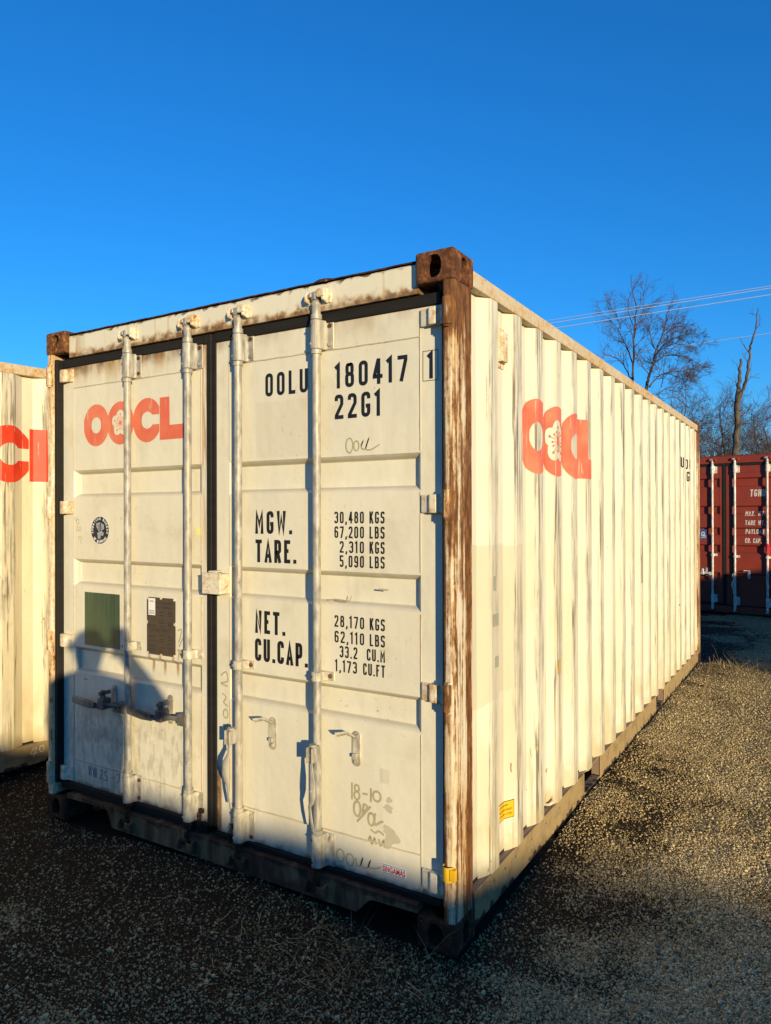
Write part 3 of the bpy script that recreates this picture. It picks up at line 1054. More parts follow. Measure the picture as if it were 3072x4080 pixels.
def make_container(name, loc, rz, label, category, group=None, mats=None, y0=.352, bands=((.801, .893), (1.261, 1.359), (1.727, 1.828)),
                   rods=(-1.802, -1.381, -1.068, -.636), hardware=True, leaf_split=(-1.287, -1.231), pockets=((1.655, 1.995), (3.665, 4.004))):
    M = dict(MT)
    if mats: M.update(mats)
    t = thing(name, loc, rz, label, category, group)
    R = {'root': t}
    for mx in (0, 1):
        for my in (0, 1):
            casting(t, mx, my, True, M['casting'] if not (mx and not my) else M['casting_half'])
            casting(t, mx, my, False, M['casting_low'])
            corner_post(t, mx, my, M['post'] if not mx else M['post_light'])
        top_rail(t, mx, M['rail'])
        R['rail%d' % mx] = bottom_rail(t, mx, M['brail'], pockets)
        R['side%d' % mx] = side_panel(t, mx, M['side'], y0)
    header_obj(t, M['header'])
    sill_obj(t, M['sill'])
    # roof: pressed sheet with cross ribs and a rusty front lip
    mb = MB()
    ys = side_breaks(.10, LEN - .10, .3)
    vs = []; fs = []
    for y in ys:
        z = 2.556 + side_x(y, .3) * .5
        vs += [(-2.368, y, z), (-.070, y, z)]
    for i in range(len(ys) - 1): fs.append((2 * i, 2 * i + 1, 2 * i + 3, 2 * i + 2))
    mb.add(vs, fs)
    mb.obj('roof', M['roof'], t)
    mb = MB()
    # wavy lip along the header
    n = 60; vs = []; fs = []
    for i in range(n + 1):
        x = -2.274 + i * (2.274 - .164) / n
        w = .0012 * math.sin(i * .9) + .001 * math.sin(i * 2.3 + 1)
        k = .006 if abs(x + .60) < .03 else 0
        vs += [(x, .026 - k, 2.5665 + w), (x, .026 - k, 2.5725 + w * .5 + k), (x, .12, 2.5735)]
    for i in range(n): fs += [(3 * i, 3 * i + 3, 3 * i + 4, 3 * i + 1), (3 * i + 1, 3 * i + 4, 3 * i + 5, 3 * i + 2)]
    mb.add(vs, fs)
    mb.obj('roof_lip', M['lip'], t)
    # far end wall, upright ribs
    mb = MB()
    n = 18; vs = []; fs = []
    for i in range(n + 1):
        for k, d in ((0, 0), (.35, 0), (.5, .03), (.85, .03)):
            x = -2.40 + (i + k) * (2.36 / (n + 1))
            vs += [(x, LEN - .015 - d, .12), (x, LEN - .015 - d, 2.50)]
    for i in range(len(vs) // 2 - 1): fs.append((2 * i, 2 * i + 1, 2 * i + 3, 2 * i + 2))
    mb.add(vs, fs)
    mb.box(-2.3, -.14, LEN - .10, LEN - .012, 2.495, 2.565)
    mb.box(-2.275, -.163, LEN - .09, LEN - .008, .03, .13)
    mb.obj('end_wall', M['side'], t)
    mb = MB()
    mb.box(-2.40, -.04, .11, LEN - .1, .155, .170)
    for k in range(18):
        y = .30 + k * .31
        if 1.5 < y < 2.1 or 3.55 < y < 4.1: continue
        mb.box(-2.37, -.07, y, y + .045, .045, .154)
    mb.obj('floor_frame', M['dark'], t)
    # door leaves
    split_l, split_r = leaf_split
    spec = [(-2.361, split_l, .086, .042), (split_r, -.077, .080, .092)]
    leaves = []
    zb = 2.402
    for i, (xa, xb, sl, sr) in enumerate(spec):
        za = .170 if i else .192
        mb = door_skin(xa, xb, za, zb, bands, sl, sr)
        d = mb.obj('door', M['door'], t)
        leaves.append(d)
        mb = MB()
        weld(mb, [(xa + sl, DY, 2.291), (xb - sr, DY, 2.291)])
        weld(mb, [(xa + sl, DY, .313), (xb - sr, DY, .313)])
        edges = [za + .006] + [q for b in sorted(bands) for q in (b[0] - .03, b[1] + .03)] + [2.39]
        for xe in (xa + sl, xb - sr):
            for a, b in zip(edges[::2], edges[1::2]): weld(mb, [(xe, DY, a), (xe, DY, b)])
        tag(mb.obj('weld_seams', M['weld'], d), kind='stuff')
    R['doors'] = leaves
    # rubber seals: round each leaf
    g = MB()
    g.box(-2.3855, -2.3615, .016, DY + .030, .180, 2.447)
    g.box(-2.3605, split_l, DY - .008, DY + .03, 2.4025, 2.448)
    g.box(-2.3605, split_l, DY - .016, DY + .03, .150, .1915)
    g.obj('gasket', M['gasket'], leaves[0], .003)
    g = MB()
    g.box(-.0765, -.030, DY + .012, DY + .030, .180, 2.447)
    g.box(split_r, -.0775, DY - .010, DY + .03, 2.4025, 2.448)
    g.box(split_r, -.0775, DY - .016, DY + .03, .146, .1695)
    g.box(split_l + .0005, split_l + .030, DY - .010, DY + .03, .181, 2.447)
    g.box(split_l + .0302, split_r - .0005, DY - .004, DY + .03, .181, 2.447)
    g.obj('gasket', M['gasket'], leaves[1], .003)
    if hardware:
        hz = [(2.318, 2.398), (1.612, 1.694), (.902, .982), (.192, .278)]
        for m in (1, 0):
            for z0, z1 in hz:
                hinge(leaves[1 - m], m, z0, z1, M['hinge'])
        for m in (1, 0):
            for z0, z1 in hz: hinge_barrel(t, m, z0 - .006, z1 + .006, M['post_light'] if m else M['post'])
        R['rods'] = []
        for i, x in enumerate(rods):
            right = i >= 2
            mb = MB()
            mb.cyl((x, .020, .16), .0172, 2.27, 'z', 16)
            rod = mb.obj('locking_rod', M['zinc'], t)
            R['rods'].append(rod)
            zt = [(2.292, 2.412)]
            guide_bracket(rod, x, 2.292, 2.412, M['zinc'], M['bolt'])
            for zc in (2.282, 2.424 - .004): pass
            guide_bracket(rod, x, .930 if right else .943, .968 if right else .985, M['zinc_paint'], M['bolt'])
            lz = (.168, .302) if right else (.192, .322)
            guide_bracket(rod, x, lz[0], lz[1], M['zinc_paint'] if i else M['zinc'], M['bolt'])
            for z in (2.272, lz[1] + .001):
                mb = MB(); mb.cyl((x, .020, z), .0228, .018, 'z', 14); mb.obj('rod_collar', M['zinc'], rod)
            cam_end(rod, x, 2.526, True, M['zinc'])
            cam_end(rod, x, .066 if right else .080, False, M['zinc_dark'])
            keeper(t, x, 2.527, M['hinge'])
            keeper(t, x, .104, M['sill'], .020)
            # handle
            mb = MB()
            if right:
                xh = x + .006 if i == 3 else x - .010
                b = 1 if i == 3 else -1
                mb.box(xh - .016, xh - .009, -.045, .010, .610, .672)
                mb.box(xh + .009, xh + .016, -.045, .010, .610, .672)
                mb.cyl((xh, -.018, .672), .016, .008, 'z', 10)
                mb.cyl((xh - .018, -.030, .640), .006, .036, 'x', 8)
                mb.tube([(xh, -.026, .665), (xh, -.030, .60), (xh + .006, -.034, .575), (xh + .014 * b, -.040, .530), (xh + .015 * b, -.042, .480), (xh + .010 * b, -.040, .455), (xh - .006, -.032, .430), (xh - .004, -.028, .385), (xh + .005, -.024, .330)],
                        [.008, .009, .011, .0155, .016, .012, .0085, .009, .0075], 8, True, ((0, 1, 0), .40))
                mb.cyl((xh + .012 * b, -.050, .502), .005, .004, 'y', 8)
                mb.obj('handle', M['zinc'], rod, .002)
            else:
                zc = .660
                mb.box(x - .052, x + .004, -.004, .034, zc - .028, zc + .024)
                mb.cyl((x - .034, -.004, zc), .008, -.006, 'y', 8)
                mb.tube([(x - .030, .006, zc), (x - .080, -.006, zc + .004), (x - .120, -.016, zc + .004), (x - .165, -.020, zc - .002), (x - .190, -.022, zc - .006)],
                        [.017, .012, .014, .018, .015], 8, True, ((0, 1, 0), .5))
                mb.box(x - .165, x - .125, -.034, .020, zc - .020, zc + .034)
                mb.cyl((x - .145, -.034, zc + .060), .011, .060, 'y', 10)
                mb.prism([(x - .165, zc + .02), (x - .128, zc + .02), (x - .132, zc + .075), (x - .158, zc + .075)], -.020, -.008, 'y')
                hd = mb.obj('handle', M['zinc_grip'], rod, .003)
                mb = MB()
                mb.prism([(x - .185, zc - .020), (x - .185, zc + .010), (x - .250, zc + .020), (x - .352, zc + .026), (x - .360, zc + .020), (x - .360, zc - .006), (x - .352, zc - .010), (x - .255, zc - .022)], -.040, -.024, 'y')
                mb.obj('grip', M['zinc_grip'], rod, .005, 2)
        for (xc, z0, z1) in ((-.899, .594, .735), (-.463, .600, .742)):
            catch_plate(leaves[1], xc, z0, z1, M['zinc_paint'])
        for (xc, z0, z1) in ((-1.946, .606, .748), (-1.534, .610, .750)):
            catch_plate(leaves[0], xc, z0, z1, M['zinc'], False)
    return R


# ------------------------------------------------------------------ ground
def vnoise(x, y, seed=0):
    """smooth value noise, numpy"""
    xi = np.floor(x).astype(np.int64); yi = np.floor(y).astype(np.int64)
    fx = x - xi; fy = y - yi
    fx = fx * fx * (3 - 2 * fx); fy = fy * fy * (3 - 2 * fy)
    def h(a, b):
        n = (a * 374761393 + b * 668265263 + seed * 144665) & 0x7fffffff
        n = ((n ^ (n >> 13)) * 1274126177) & 0x7fffffff
        return ((n ^ (n >> 16)) & 0xffff) / 65535.0
    return (h(xi, yi) * (1 - fx) + h(xi + 1, yi) * fx) * (1 - fy) + (h(xi, yi + 1) * (1 - fx) + h(xi + 1, yi + 1) * fx) * fy


def ground_z(x, y):
    x = np.asarray(x, float); y = np.asarray(y, float)
    near = np.exp(-((x ** 2 + y ** 2) / 400.0))
    z = (vnoise(x * .8, y * .8, 1) - .5) * .030 + (vnoise(x * 2.6, y * 2.6, 2) - .5) * .022 + (vnoise(x * 9, y * 9, 3) - .5) * .010
    z = z * near - .012
    # material pushed up against the sill and the long side
    z += .050 * np.exp(-((y + .02) / .16) ** 2) * np.clip((x + 1.95) / .25, 0, 1) * np.clip((-.42 - x) / .25, 0, 1)
    z += .045 * np.exp(-((x - .03) / .20) ** 2) * np.clip((y - .9) / .6, 0, 1) * np.clip((5.3 - y) / .5, 0, 1)
    # low hummock by the far corner
    z += .05 * np.exp(-(((x - .45) / .5) ** 2 + ((y - 5.7) / .45) ** 2))
    return z


def axis(lo, hi, fine_lo, fine_hi, step, grow=1.18):
    a = list(np.arange(fine_lo, fine_hi + 1e-6, step))
    s = step; v = fine_lo
    left = []
    while v > lo: s *= grow; v -= s; left.append(v)
    s = step; v = fine_hi; right = []
    while v < hi: s *= grow; v += s; right.append(v)
    return np.array(left[::-1] + a + right)


def gravel_pat(x, y):
    """how gravelly the yard is here, with shade worked into the near part: 0 bare soil .. 1 dense gravel"""
    p = .50 * vnoise(x * .9 + 3, y * .9, 5) + .32 * vnoise(x * 2.9, y * 2.9, 6) + .18 * vnoise(x * 8, y * 8, 7)
    # streaks where wheels have dragged soil across
    p = p - .16 * np.clip(vnoise((x + y * .6) * 2.2, (y - x * .25) * .55, 8) - .5, 0, 1)
    p = p + np.where(x > .05, .36, .26) * np.clip((x - .05) / 1.0, -.55, .80) - .17 * np.clip((.75 - y) / .7, 0, 1)  # barer on the left; near strip made soil-dark to deepen its shade
    return np.clip((p - .33) / .34, 0, 1)


def mat_ground():
    t = NT('gravel_ground')
    vn = t.vor(120, None, 'F1', 1)
    n = t.n.new('ShaderNodeSeparateColor'); t.l.new(vn, n.inputs[0])
    stone = t.ramp(n.outputs[0], [(.0, (.10, .070, .030)), (.35, (.30, .22, .105)), (.65, (.48, .37, .185)), (.95, (.66, .54, .31))])
    edge = t.vor(120, None, 'DISTANCE_TO_EDGE', 0)
    stone = t.mix(t.ss(edge, 0, .07, 1, 0), stone, (.05, .035, .018))
    dirt = t.mix(t.noise(30, 6), (.009, .0056, .0028), (.036, .0225, .0112))
    at = t.n.new('ShaderNodeAttribute'); at.attribute_name = 'gravelly'
    g = t.math('ADD', at.outputs['Fac'], t.ss(t.noise(14, 4), .2, .8, -.35, .35))
    c = t.mix(t.ss(g, .35, .75), dirt, stone)
    t.bump(t.math('ADD', t.math('MULTIPLY', t.ss(edge, 0, .35), t.ss(g, .2, .7, .2, 1)), t.noise(60, 5)), 1.0, .014)
    return t.done(c, .95, 0, .2)


def build_ground():
    xs = axis(-400, 400, -5.0, 4.0, .07)
    ys = axis(-400, 500, -3.0, 11.0, .08)
    XX, YY = np.meshgrid(xs, ys)
    ZZ = ground_z(XX, YY)
    nx, ny = len(xs), len(ys)
    co = np.stack([XX, YY, ZZ], -1).reshape(-1, 3)
    i = np.arange(nx - 1)[None, :] + np.arange(ny - 1)[:, None] * nx
    q = np.stack([i, i + 1, i + 1 + nx, i + nx], -1).reshape(-1, 4)
    me = np_mesh('ground', co, q)
    me.polygons.foreach_set('use_smooth', np.ones(len(q), dtype=bool))
    a = me.attributes.new('gravelly', 'FLOAT', 'POINT'); a.data.foreach_set('value', gravel_pat(XX, YY).astype(np.float32).ravel())
    return tag(link('ground', me, mat_ground()), kind='structure')


def np_mesh(name, co, faces):
    me = bpy.data.meshes.new(name)
    k = faces.shape[1]
    me.vertices.add(len(co)); me.vertices.foreach_set('co', np.ascontiguousarray(co, dtype=np.float32).ravel())
    me.loops.add(faces.size); me.loops.foreach_set('vertex_index', np.ascontiguousarray(faces, dtype=np.int32).ravel())
    me.polygons.add(len(faces)); me.polygons.foreach_set('loop_start', np.arange(0, faces.size, k, dtype=np.int32))
    me.polygons.foreach_set('loop_total', np.full(len(faces), k, dtype=np.int32))
    me.update(calc_edges=True); me.validate()
    return me


def tone_attr(me, vals):
    a = me.attributes.new('tone', 'FLOAT', 'FACE')
    a.data.foreach_set('value', np.ascontiguousarray(vals, dtype=np.float32))


def mat_tone(name, stops, rough=.9, bump=0):
    t = NT(name)
    a = t.n.new('ShaderNodeAttribute'); a.attribute_name = 'tone'
    c = t.ramp(a.outputs['Fac'], stops)
    c = t.mix(t.ss(t.noise(220, 3), .35, .7, 0, .5), c, t.mix(.5, c, (.03, .024, .016)))
    return t.done(c, rough, 0, .25)


def gravel(points_fn, count, smin, smax, name, ico):
    pts = points_fn(count)
    n = len(pts)
    if ico:
        p = (1 + 5 ** .5) / 2
        V = np.array([(-1, p, 0), (1, p, 0), (-1, -p, 0), (1, -p, 0), (0, -1, p), (0, 1, p), (0, -1, -p), (0, 1, -p), (p, 0, -1), (p, 0, 1), (-p, 0, -1), (-p, 0, 1)]) / 1.9
        F = np.array([(0, 11, 5), (0, 5, 1), (0, 1, 7), (0, 7, 10), (0, 10, 11), (1, 5, 9), (5, 11, 4), (11, 10, 2), (10, 7, 6), (7, 1, 8), (3, 9, 4), (3, 4, 2), (3, 2, 6), (3, 6, 8), (3, 8, 9), (4, 9, 5), (2, 4, 11), (6, 2, 10), (8, 6, 7), (9, 8, 1)])
    else:
        V = np.array([(1, 0, 0), (-1, 0, 0), (0, 1, 0), (0, -1, 0), (0, 0, 1), (0, 0, -1)], float)
        F = np.array([(0, 2, 4), (2, 1, 4), (1, 3, 4), (3, 0, 4), (2, 0, 5), (1, 2, 5), (3, 1, 5), (0, 3, 5)])
    size = smin + (smax - smin) * RNG.random(n) ** 2.6
    ax = np.stack([RNG.uniform(.75, 1.25, n), RNG.uniform(.65, 1.1, n), RNG.uniform(.65, 1.05, n)], -1) * size[:, None]
    ang = RNG.uniform(0, 2 * np.pi, n)
    jit = RNG.uniform(.72, 1.25, (n, len(V), 1))
    P = V[None] * jit * ax[:, None, :]
    # tilt a little, then turn
    tx = RNG.uniform(-.5, .5, n)
    y = P[..., 1] * np.cos(tx)[:, None] - P[..., 2] * np.sin(tx)[:, None]
    z = P[..., 1] * np.sin(tx)[:, None] + P[..., 2] * np.cos(tx)[:, None]
    x = P[..., 0]
    c, s = np.cos(ang)[:, None], np.sin(ang)[:, None]
    Q = np.stack([x * c - y * s, x * s + y * c, z], -1)
    Q[..., 0] += pts[:, 0, None]; Q[..., 1] += pts[:, 1, None]
    Q[..., 2] += (ground_z(pts[:, 0], pts[:, 1]) + size * .30)[:, None]
    co = Q.reshape(-1, 3)
    faces = (F[None] + (np.arange(n) * len(V))[:, None, None]).reshape(-1, 3)
    me = np_mesh(name, co, faces)
    tone_attr(me, np.repeat(RNG.random(n) * (.55 + .45 * gravel_pat(pts[:, 0], pts[:, 1])), len(F)))   # stones in the soil are coated with it; carries the foreground shade tone too
    return me


def visible_points(count, dmin, dmax, power=1.0, keep=None, margin=.5):
    """random points on the visible ground (with a margin), thinned by a patch pattern"""
    out = []
    got = 0
    while got < count:
        m = count * 2
        u = RNG.random(m)
        d = 1 / (1 / dmin ** power + (1 / dmax ** power - 1 / dmin ** power) * u) ** (1 / power)
        l = RNG.uniform(-.54, .54, m) * d + np.sign(RNG.uniform(-1, 1, m)) * RNG.random(m) * margin * .5
        x = CAM.x + RIGHT.x * l + FWD.x * d; y = CAM.y + RIGHT.y * l + FWD.y * d
        ok = ~((x < .0) & (x > -2.44) & (y > .02) & (y < 6.05))
        if keep: ok &= RNG.random(m) < np.clip(gravel_pat(x, y), keep, 1)
        out.append(np.stack([x, y], -1)[ok]); got += ok.sum()
    return np.concatenate(out)[:count]


STONE = [(.0, (.10, .068, .028)), (.18, (.33, .235, .100)), (.45, (.53, .40, .19)), (.80, (.66, .53, .28)), (1, (.80, .68, .42))]
build_ground()
stone_mat = mat_tone('gravel_stone', STONE)
tag(link('gravel', gravel(lambda n: visible_points(n, 2.0, 12.0, .9, .09), 200000, .0022, .0068, 'gravel', False), stone_mat),
    'loose pale and brown gravel spread over the dark yard soil', 'gravel', kind='stuff')
tag(link('gravel', gravel(lambda n: visible_points(n, 2.0, 11.0, .8, .12), 5000, .004, .0105, 'gravel', True), stone_mat),
    'larger pebbles scattered among the fine yard gravel', 'gravel', kind='stuff')


def blades(spots, name, mat, seg=3):
    """spots: list of (x, y, length, heading, lift angle, curl)"""
    co = []; fa = []; tone = []
    for (x, y, L, hd, el, curl, w) in spots:
        b = len(co)
        p = Vector((x, y, float(ground_z(x, y)) + .004))
        d = Vector((math.cos(hd) * math.cos(el), math.sin(hd) * math.cos(el), math.sin(el)))
        sd = d.cross(Vector((0, 0, 1)))
        sd = sd.normalized() if sd.length > .05 else Vector((1, 0, 0))
        tn = random.random()
        for k in range(seg + 1):
            ww = w * (1 - .75 * k / seg)
            co += [p + sd * ww, p - sd * ww + Vector((0, 0, ww * .6))]
            d = (d + Vector((random.uniform(-.25, .25), random.uniform(-.25, .25), -curl))).normalized()
            p = p + d * L / seg
            if p.z < float(ground_z(p.x, p.y)) + .004: p.z = float(ground_z(p.x, p.y)) + .004 + random.random() * .006
        for k in range(seg):
            fa.append((b + 2 * k, b + 2 * k + 1, b + 2 * k + 3, b + 2 * k + 2)); tone.append(tn)
    me = np_mesh(name, np.array([tuple(c) for c in co]), np.array(fa))
    tone_attr(me, tone)
    return link(name, me, mat)


straw_mat = mat_tone('dry_straw', [(0, (.07, .050, .022)), (.55, (.20, .145, .066)), (1, (.46, .36, .19))])
sp = []
for i in range(330):                       # tangle in front of the near corner
    x = random.gauss(-.42, .34); y = random.gauss(-.24, .16)
    if y > -.01 or x > .25: continue
    sp.append((x, y, random.uniform(.03, .16), random.uniform(0, 6.3), random.uniform(0, .35), .12, random.uniform(.0009, .0022)))
for i in range(34):                        # stiffer stems standing by the sill
    x = random.uniform(-.75, .05); y = random.uniform(-.25, -.02)
    sp.append((x, y, random.uniform(.08, .22), random.uniform(0, 6.3), random.uniform(.4, 1.3), .10, random.uniform(.0012, .0022)))
tag(blades(sp, 'straw', straw_mat), 'tangle of dry straw in front of the rusty near corner', 'straw', kind='stuff')
sp = []
for i in range(460):                       # dead grass at the far corner
    x = .12 + abs(random.gauss(.20, .36)); y = random.gauss(5.70, .26)
    if x < .02: continue
    sp.append((x, y, random.uniform(.04, .10) if random.random() < .85 else random.uniform(.12, .26), random.uniform(0, 6.3), random.uniform(.05, 1.3), .14, random.uniform(.0018, .0045)))
tag(blades(sp, 'dead_grass', straw_mat), 'sunlit dead grass tuft beside the far corner of the container', 'grass', kind='stuff')
sp = []
for i in range(520):                       # single stalks all over the gravel
    d = random.uniform(2.3, 9); l = random.uniform(-.54, .54) * d
    x = CAM.x + RIGHT.x * l + FWD.x * d; y = CAM.y + RIGHT.y * l + FWD.y * d
    if -2.44 < x < .02 and y > -.02: continue
    sp.append((x, y, random.uniform(.03, .13), random.uniform(0, 6.3), random.uniform(0, .2), .10, random.uniform(.0008, .0020)))
for i in range(900):
    x = random.uniform(.03, 1.5); y = random.uniform(.5, 5.8)
    if vnoise(np.array([x * 1.7]), np.array([y * 1.7]), 21)[0] < .45: continue
    sp.append((x, y, random.uniform(.03, .11), random.uniform(0, 6.3), random.uniform(0, .25), .12, random.uniform(.0010, .0024)))
for i in range(140):
    x = .03 + abs(random.gauss(0, .25)); y = random.uniform(.6, 5)
    sp.append((x, y, random.uniform(.03, .14), random.uniform(0, 6.3), random.uniform(0, .6), .12, random.uniform(.0010, .0022)))
for cx, cy in ((.62, 2.2), (.95, 2.75), (.35, 1.25), (1.0, 1.5), (.55, .55)):
    for i in range(26):
        sp.append((random.gauss(cx, .07), random.gauss(cy, .10), random.uniform(.04, .13), random.uniform(0, 6.3), random.uniform(0, .8), .15, random.uniform(.0010, .0022)))
tag(blades(sp, 'loose_straw', straw_mat), 'single dry stalks scattered over the gravel beside the container', 'straw', kind='stuff')

# ------------------------------------------------------------------ the main container
main = make_container('shipping_container', (0, 0, 0), 0,
                      'large cream container in the centre with rusty corner posts and black weight lettering', 'container')
root = main['root']; door_l, door_r = main['doors']
dplace = lambda u, v, l: (u, DY - l, v)


def lettering(txt, x0, x1, z0, h, parent, mat=None, s=.16, w=.42, place=dplace, name='lettering', slant=0, lift=.0010, sub=0):
    mb = MB(); stroke_text(mb, txt, x0, z0, h, x1 - x0, place, w, s, slant, lift, sub)
    return mb.obj(name, mat or MT['black'], parent)


# numbers and weights on the right leaf
lettering('OOLU', -.940, -.706, 2.128, .101, door_r)
lettering('180417', -.566, -.224, 2.129, .101, door_r)
lettering('1', -.136, -.112, 2.127, .100, door_r)
mb = MB()
vs, fs = ribbon([(-.157, 2.120), (-.093, 2.120), (-.093, 2.233), (-.157, 2.233)], .0022, True)
mb.add([dplace(u, v, .001) for u, v in vs], fs); mb.obj('lettering_box', MT['black'], door_r)
lettering('22G1', -.569, -.346, 2.003, .101, door_r)
lettering('MGW.', -.999, -.794, 1.529, .100, door_r, s=.17)
lettering('TARE.', -.998, -.772, 1.404, .100, door_r, s=.17)
lettering('NET.', -1.000, -.833, 1.092, .100, door_r, s=.17)
lettering('CU.CAP.', -1.001, -.712, .969, .100, door_r, s=.17)
for a, b, z, xa in (('30,480', 'KGS', 1.577, -.571), ('67,200', 'LBS', 1.517, -.571), ('2,310', 'KGS', 1.457, -.545), ('5,090', 'LBS', 1.399, -.545),
                    ('28,170', 'KGS', 1.153, -.572), ('62,110', 'LBS', 1.089, -.572), ('33.2', 'CU.M', 1.030, -.546), ('1,173', 'CU.FT', .971, -.569)):
    xe = {'33.2': -.460, '1,173': -.462}.get(a, -.427)
    xs_ = {'CU.M': -.414, 'CU.FT': -.432}.get(b, -.400)
    lettering(a, xa, xe, z, .048, door_r, s=.15)
    lettering(b, xs_, -.330, z, .048, door_r, s=.15)

# handwriting on the right leaf
def loop(cx, cz, rx, rz, k=9, a0=1.6):
    return [(cx + rx * math.cos(a0 + 2 * math.pi * i / k), cz + rz * math.sin(a0 + 2 * math.pi * i / k)) for i in range(k + 1)]
def marks(strokes, parent, width_, mat='pencil', place=dplace, name='handwriting', lift=.0012):
    mb = MB(); scrawl(mb, strokes, place, width_ * (1.35 if mat == 'pencil' else 1.0), lift); return mb.obj(name, MT[mat], parent)
marks([loop(-.496, 1.893, .017, .030), loop(-.462, 1.890, .012, .020), [(-.440, 1.888), (-.430, 1.908), (-.438, 1.882), (-.420, 1.876), (-.402, 1.918), (-.416, 1.876), (-.390, 1.872), (-.352, 1.890)]], door_r, .0042)
marks([[(-.487, .53), (-.487, .462)], loop(-.463, .512, .011, .013), loop(-.463, .483, .013, .016), [(-.436, .496), (-.412, .497)], [(-.396, .525), (-.396, .470)], loop(-.368, .498, .018, .020)], door_r, .0062)
marks([loop(-.462, .430, .016, .030), [(-.436, .402), (-.430, .452), (-.412, .445), (-.428, .425)], [(-.462, .378), (-.398, .452)], loop(-.395, .402, .014, .025), [(-.376, .43), (-.378, .385), (-.350, .400), (-.338, .405)]], door_r, .0066)
marks([[(-.398, .362), (-.378, .352), (-.360, .362), (-.336, .352)], [(-.410, .310), (-.400, .332), (-.392, .306), (-.380, .330), (-.372, .308)], [(-.360, .332), (-.352, .308), (-.338, .330), (-.334, .308)]], door_r, .0060)
marks([loop(-.545, .222, .018, .026), loop(-.498, .216, .018, .024), [(-.470, .23), (-.464, .204), (-.448, .205), (-.436, .238), (-.444, .206), (-.415, .204), (-.400, .236), (-.408, .208), (-.372, .212), (-.350, .224)]], door_r, .0042)
marks([[(-1.207, .88), (-1.175, .90), (-1.165, .86), (-1.205, .845), (-1.165, .835)], [(-1.20, .80), (-1.175, .785), (-1.19, .76), (-1.165, .745)], loop(-1.178, .71, .014, .020), [(-1.16, .67), (-1.19, .64)], loop(-1.17, .60, .016, .026), [(-1.175, .55), (-1.155, .53), (-1.18, .51)]], door_r, .0050)
# smear left by a wiped-off marker
rng = np.random.default_rng(5)
mb_n = []
smear_mat = flat_mat('marker_smear', (.50, .46, .34), .6, .08, 60)
for (cx, cz, rr) in ((-.315, .46, .020), (-.318, .375, .026), (-.30, .348, .034), (-.325, .315, .022), (-.312, .495, .014)):
    n = 18; ph = rng.uniform(0, 6.3, 3)
    P = [(cx + rr * (1 + .25 * math.sin(3 * a + ph[0]) + .16 * math.sin(7 * a + ph[1])) * math.cos(a), cz + .8 * rr * (1 + .25 * math.sin(2 * a + ph[2])) * math.sin(a)) for a in (2 * math.pi * k / n for k in range(n))]
    c = (sum(p[0] for p in P) / n, sum(p[1] for p in P) / n)
    l = .0005 + .00008 * len(mb_n); mb_n.append(1); mb = MB()
    mb.add([dplace(*p, l) for p in P] + [dplace(*c, l)], [(k, (k + 1) % n, n) for k in range(n)])
    mb.obj('wiped_smear', smear_mat, door_r)
# a dark splinter of rust and a bent twig stuck in the press line
marks([[(-.60, 1.262), (-.56, 1.266), (-.500, 1.262)], [(-.56, 1.262), (-.51, 1.258), (-.494, 1.268), (-.488, 1.285)]], door_r, .0030)
marks([[(-.36, 1.318), (-.315, 1.316)]], door_r, .0050)

# maker sticker, low on the right leaf
mb = MB(); card(mb, dplace, -.348, .203, -.236, .243, .0006); sticker = mb.obj('sticker', MT['white'], door_r)
mb = MB(); font_text(mb, 'SINGAMAS', -.344, .2115, .0225, .104, dplace, .03, .0016); mb.obj('lettering', MT['redprint'], door_r)
mb = MB()
for z in (.2062, .2382):
    mb = MB(); mb.box(-.346, -.238, DY - .0018, DY - .0013, z - .0012, z + .0012); mb.obj('sticker_stripe', MT['blueprint'], door_r)

# left leaf: logo, emblem, green sticker, data plate
mb = MB(); logo_parts(mb, dplace, -2.187, 1.977, .2055, .0025); mb.obj('logo', MT['logo'], door_l)
ex, ez, er = -2.059, 1.534, .0735
mb = MB(); disc(mb, dplace, ex, ez, er, .0006, 48); mb.obj('emblem_rim', MT['white'], door_l)
mb = MB(); disc(mb, dplace, ex, ez, er * .965, .0009, 48); mb.obj('emblem', MT['navy'], door_l)
mb = MB()
def ring_text(txt, a0, a1, r, top):
    for i, ch in enumerate(txt):
        if ch == ' ': continue
        a = a0 + (a1 - a0) * i / (len(txt) - 1)
        ca, sa = math.cos(a), math.sin(a)
        rot = a - math.pi / 2 if top else a + math.pi / 2
        c, s = math.cos(rot), math.sin(rot)
        h = .0135
        w = .0105 if ch not in 'I' else .003
        def xf(u, v, c=c, s=s, ca=ca, sa=sa, w=w): u -= w / 2; v -= h / 2; return (u * c - v * s + r * ca, u * s + v * c + r * sa)
        font_text(mb, ch, ex, ez, h, w, dplace, .03, .0013, xf)
ring_text('AMERICAN BUREAU', math.radians(192), math.radians(-12), er * .82, True)
ring_text('OF SHIPPING', math.radians(222), math.radians(318), er * .82, False)
mb.obj('lettering', MT['white'], door_l)
mb = MB()                                     # spread bird in silver: wings, body, tail, head
S = er
def poly(P, l=.0013):
    mb.add([dplace(ex + x * S, ez + z * S, l) for x, z in P], [tuple(range(len(P)))])
poly([(-.42, .48), (-.36, .20), (-.10, -.10), (.02, .02), (-.02, .40), (.04, .56)])
poly([(.10, .52), (.42, .40), (.46, .12), (.20, -.02), (.04, .04)], .0014)
poly([(-.30, -.20), (-.10, -.12), (.16, -.04), (.42, -.18), (.34, -.40), (.12, -.36), (.04, -.58), (-.20, -.62), (-.24, -.40)], .0015)
poly([(.02, -.62), (.20, -.66), (.08, -.74)], .0013)
mb.obj('emblem_bird', MT['silver'], door_l)
mb = MB()
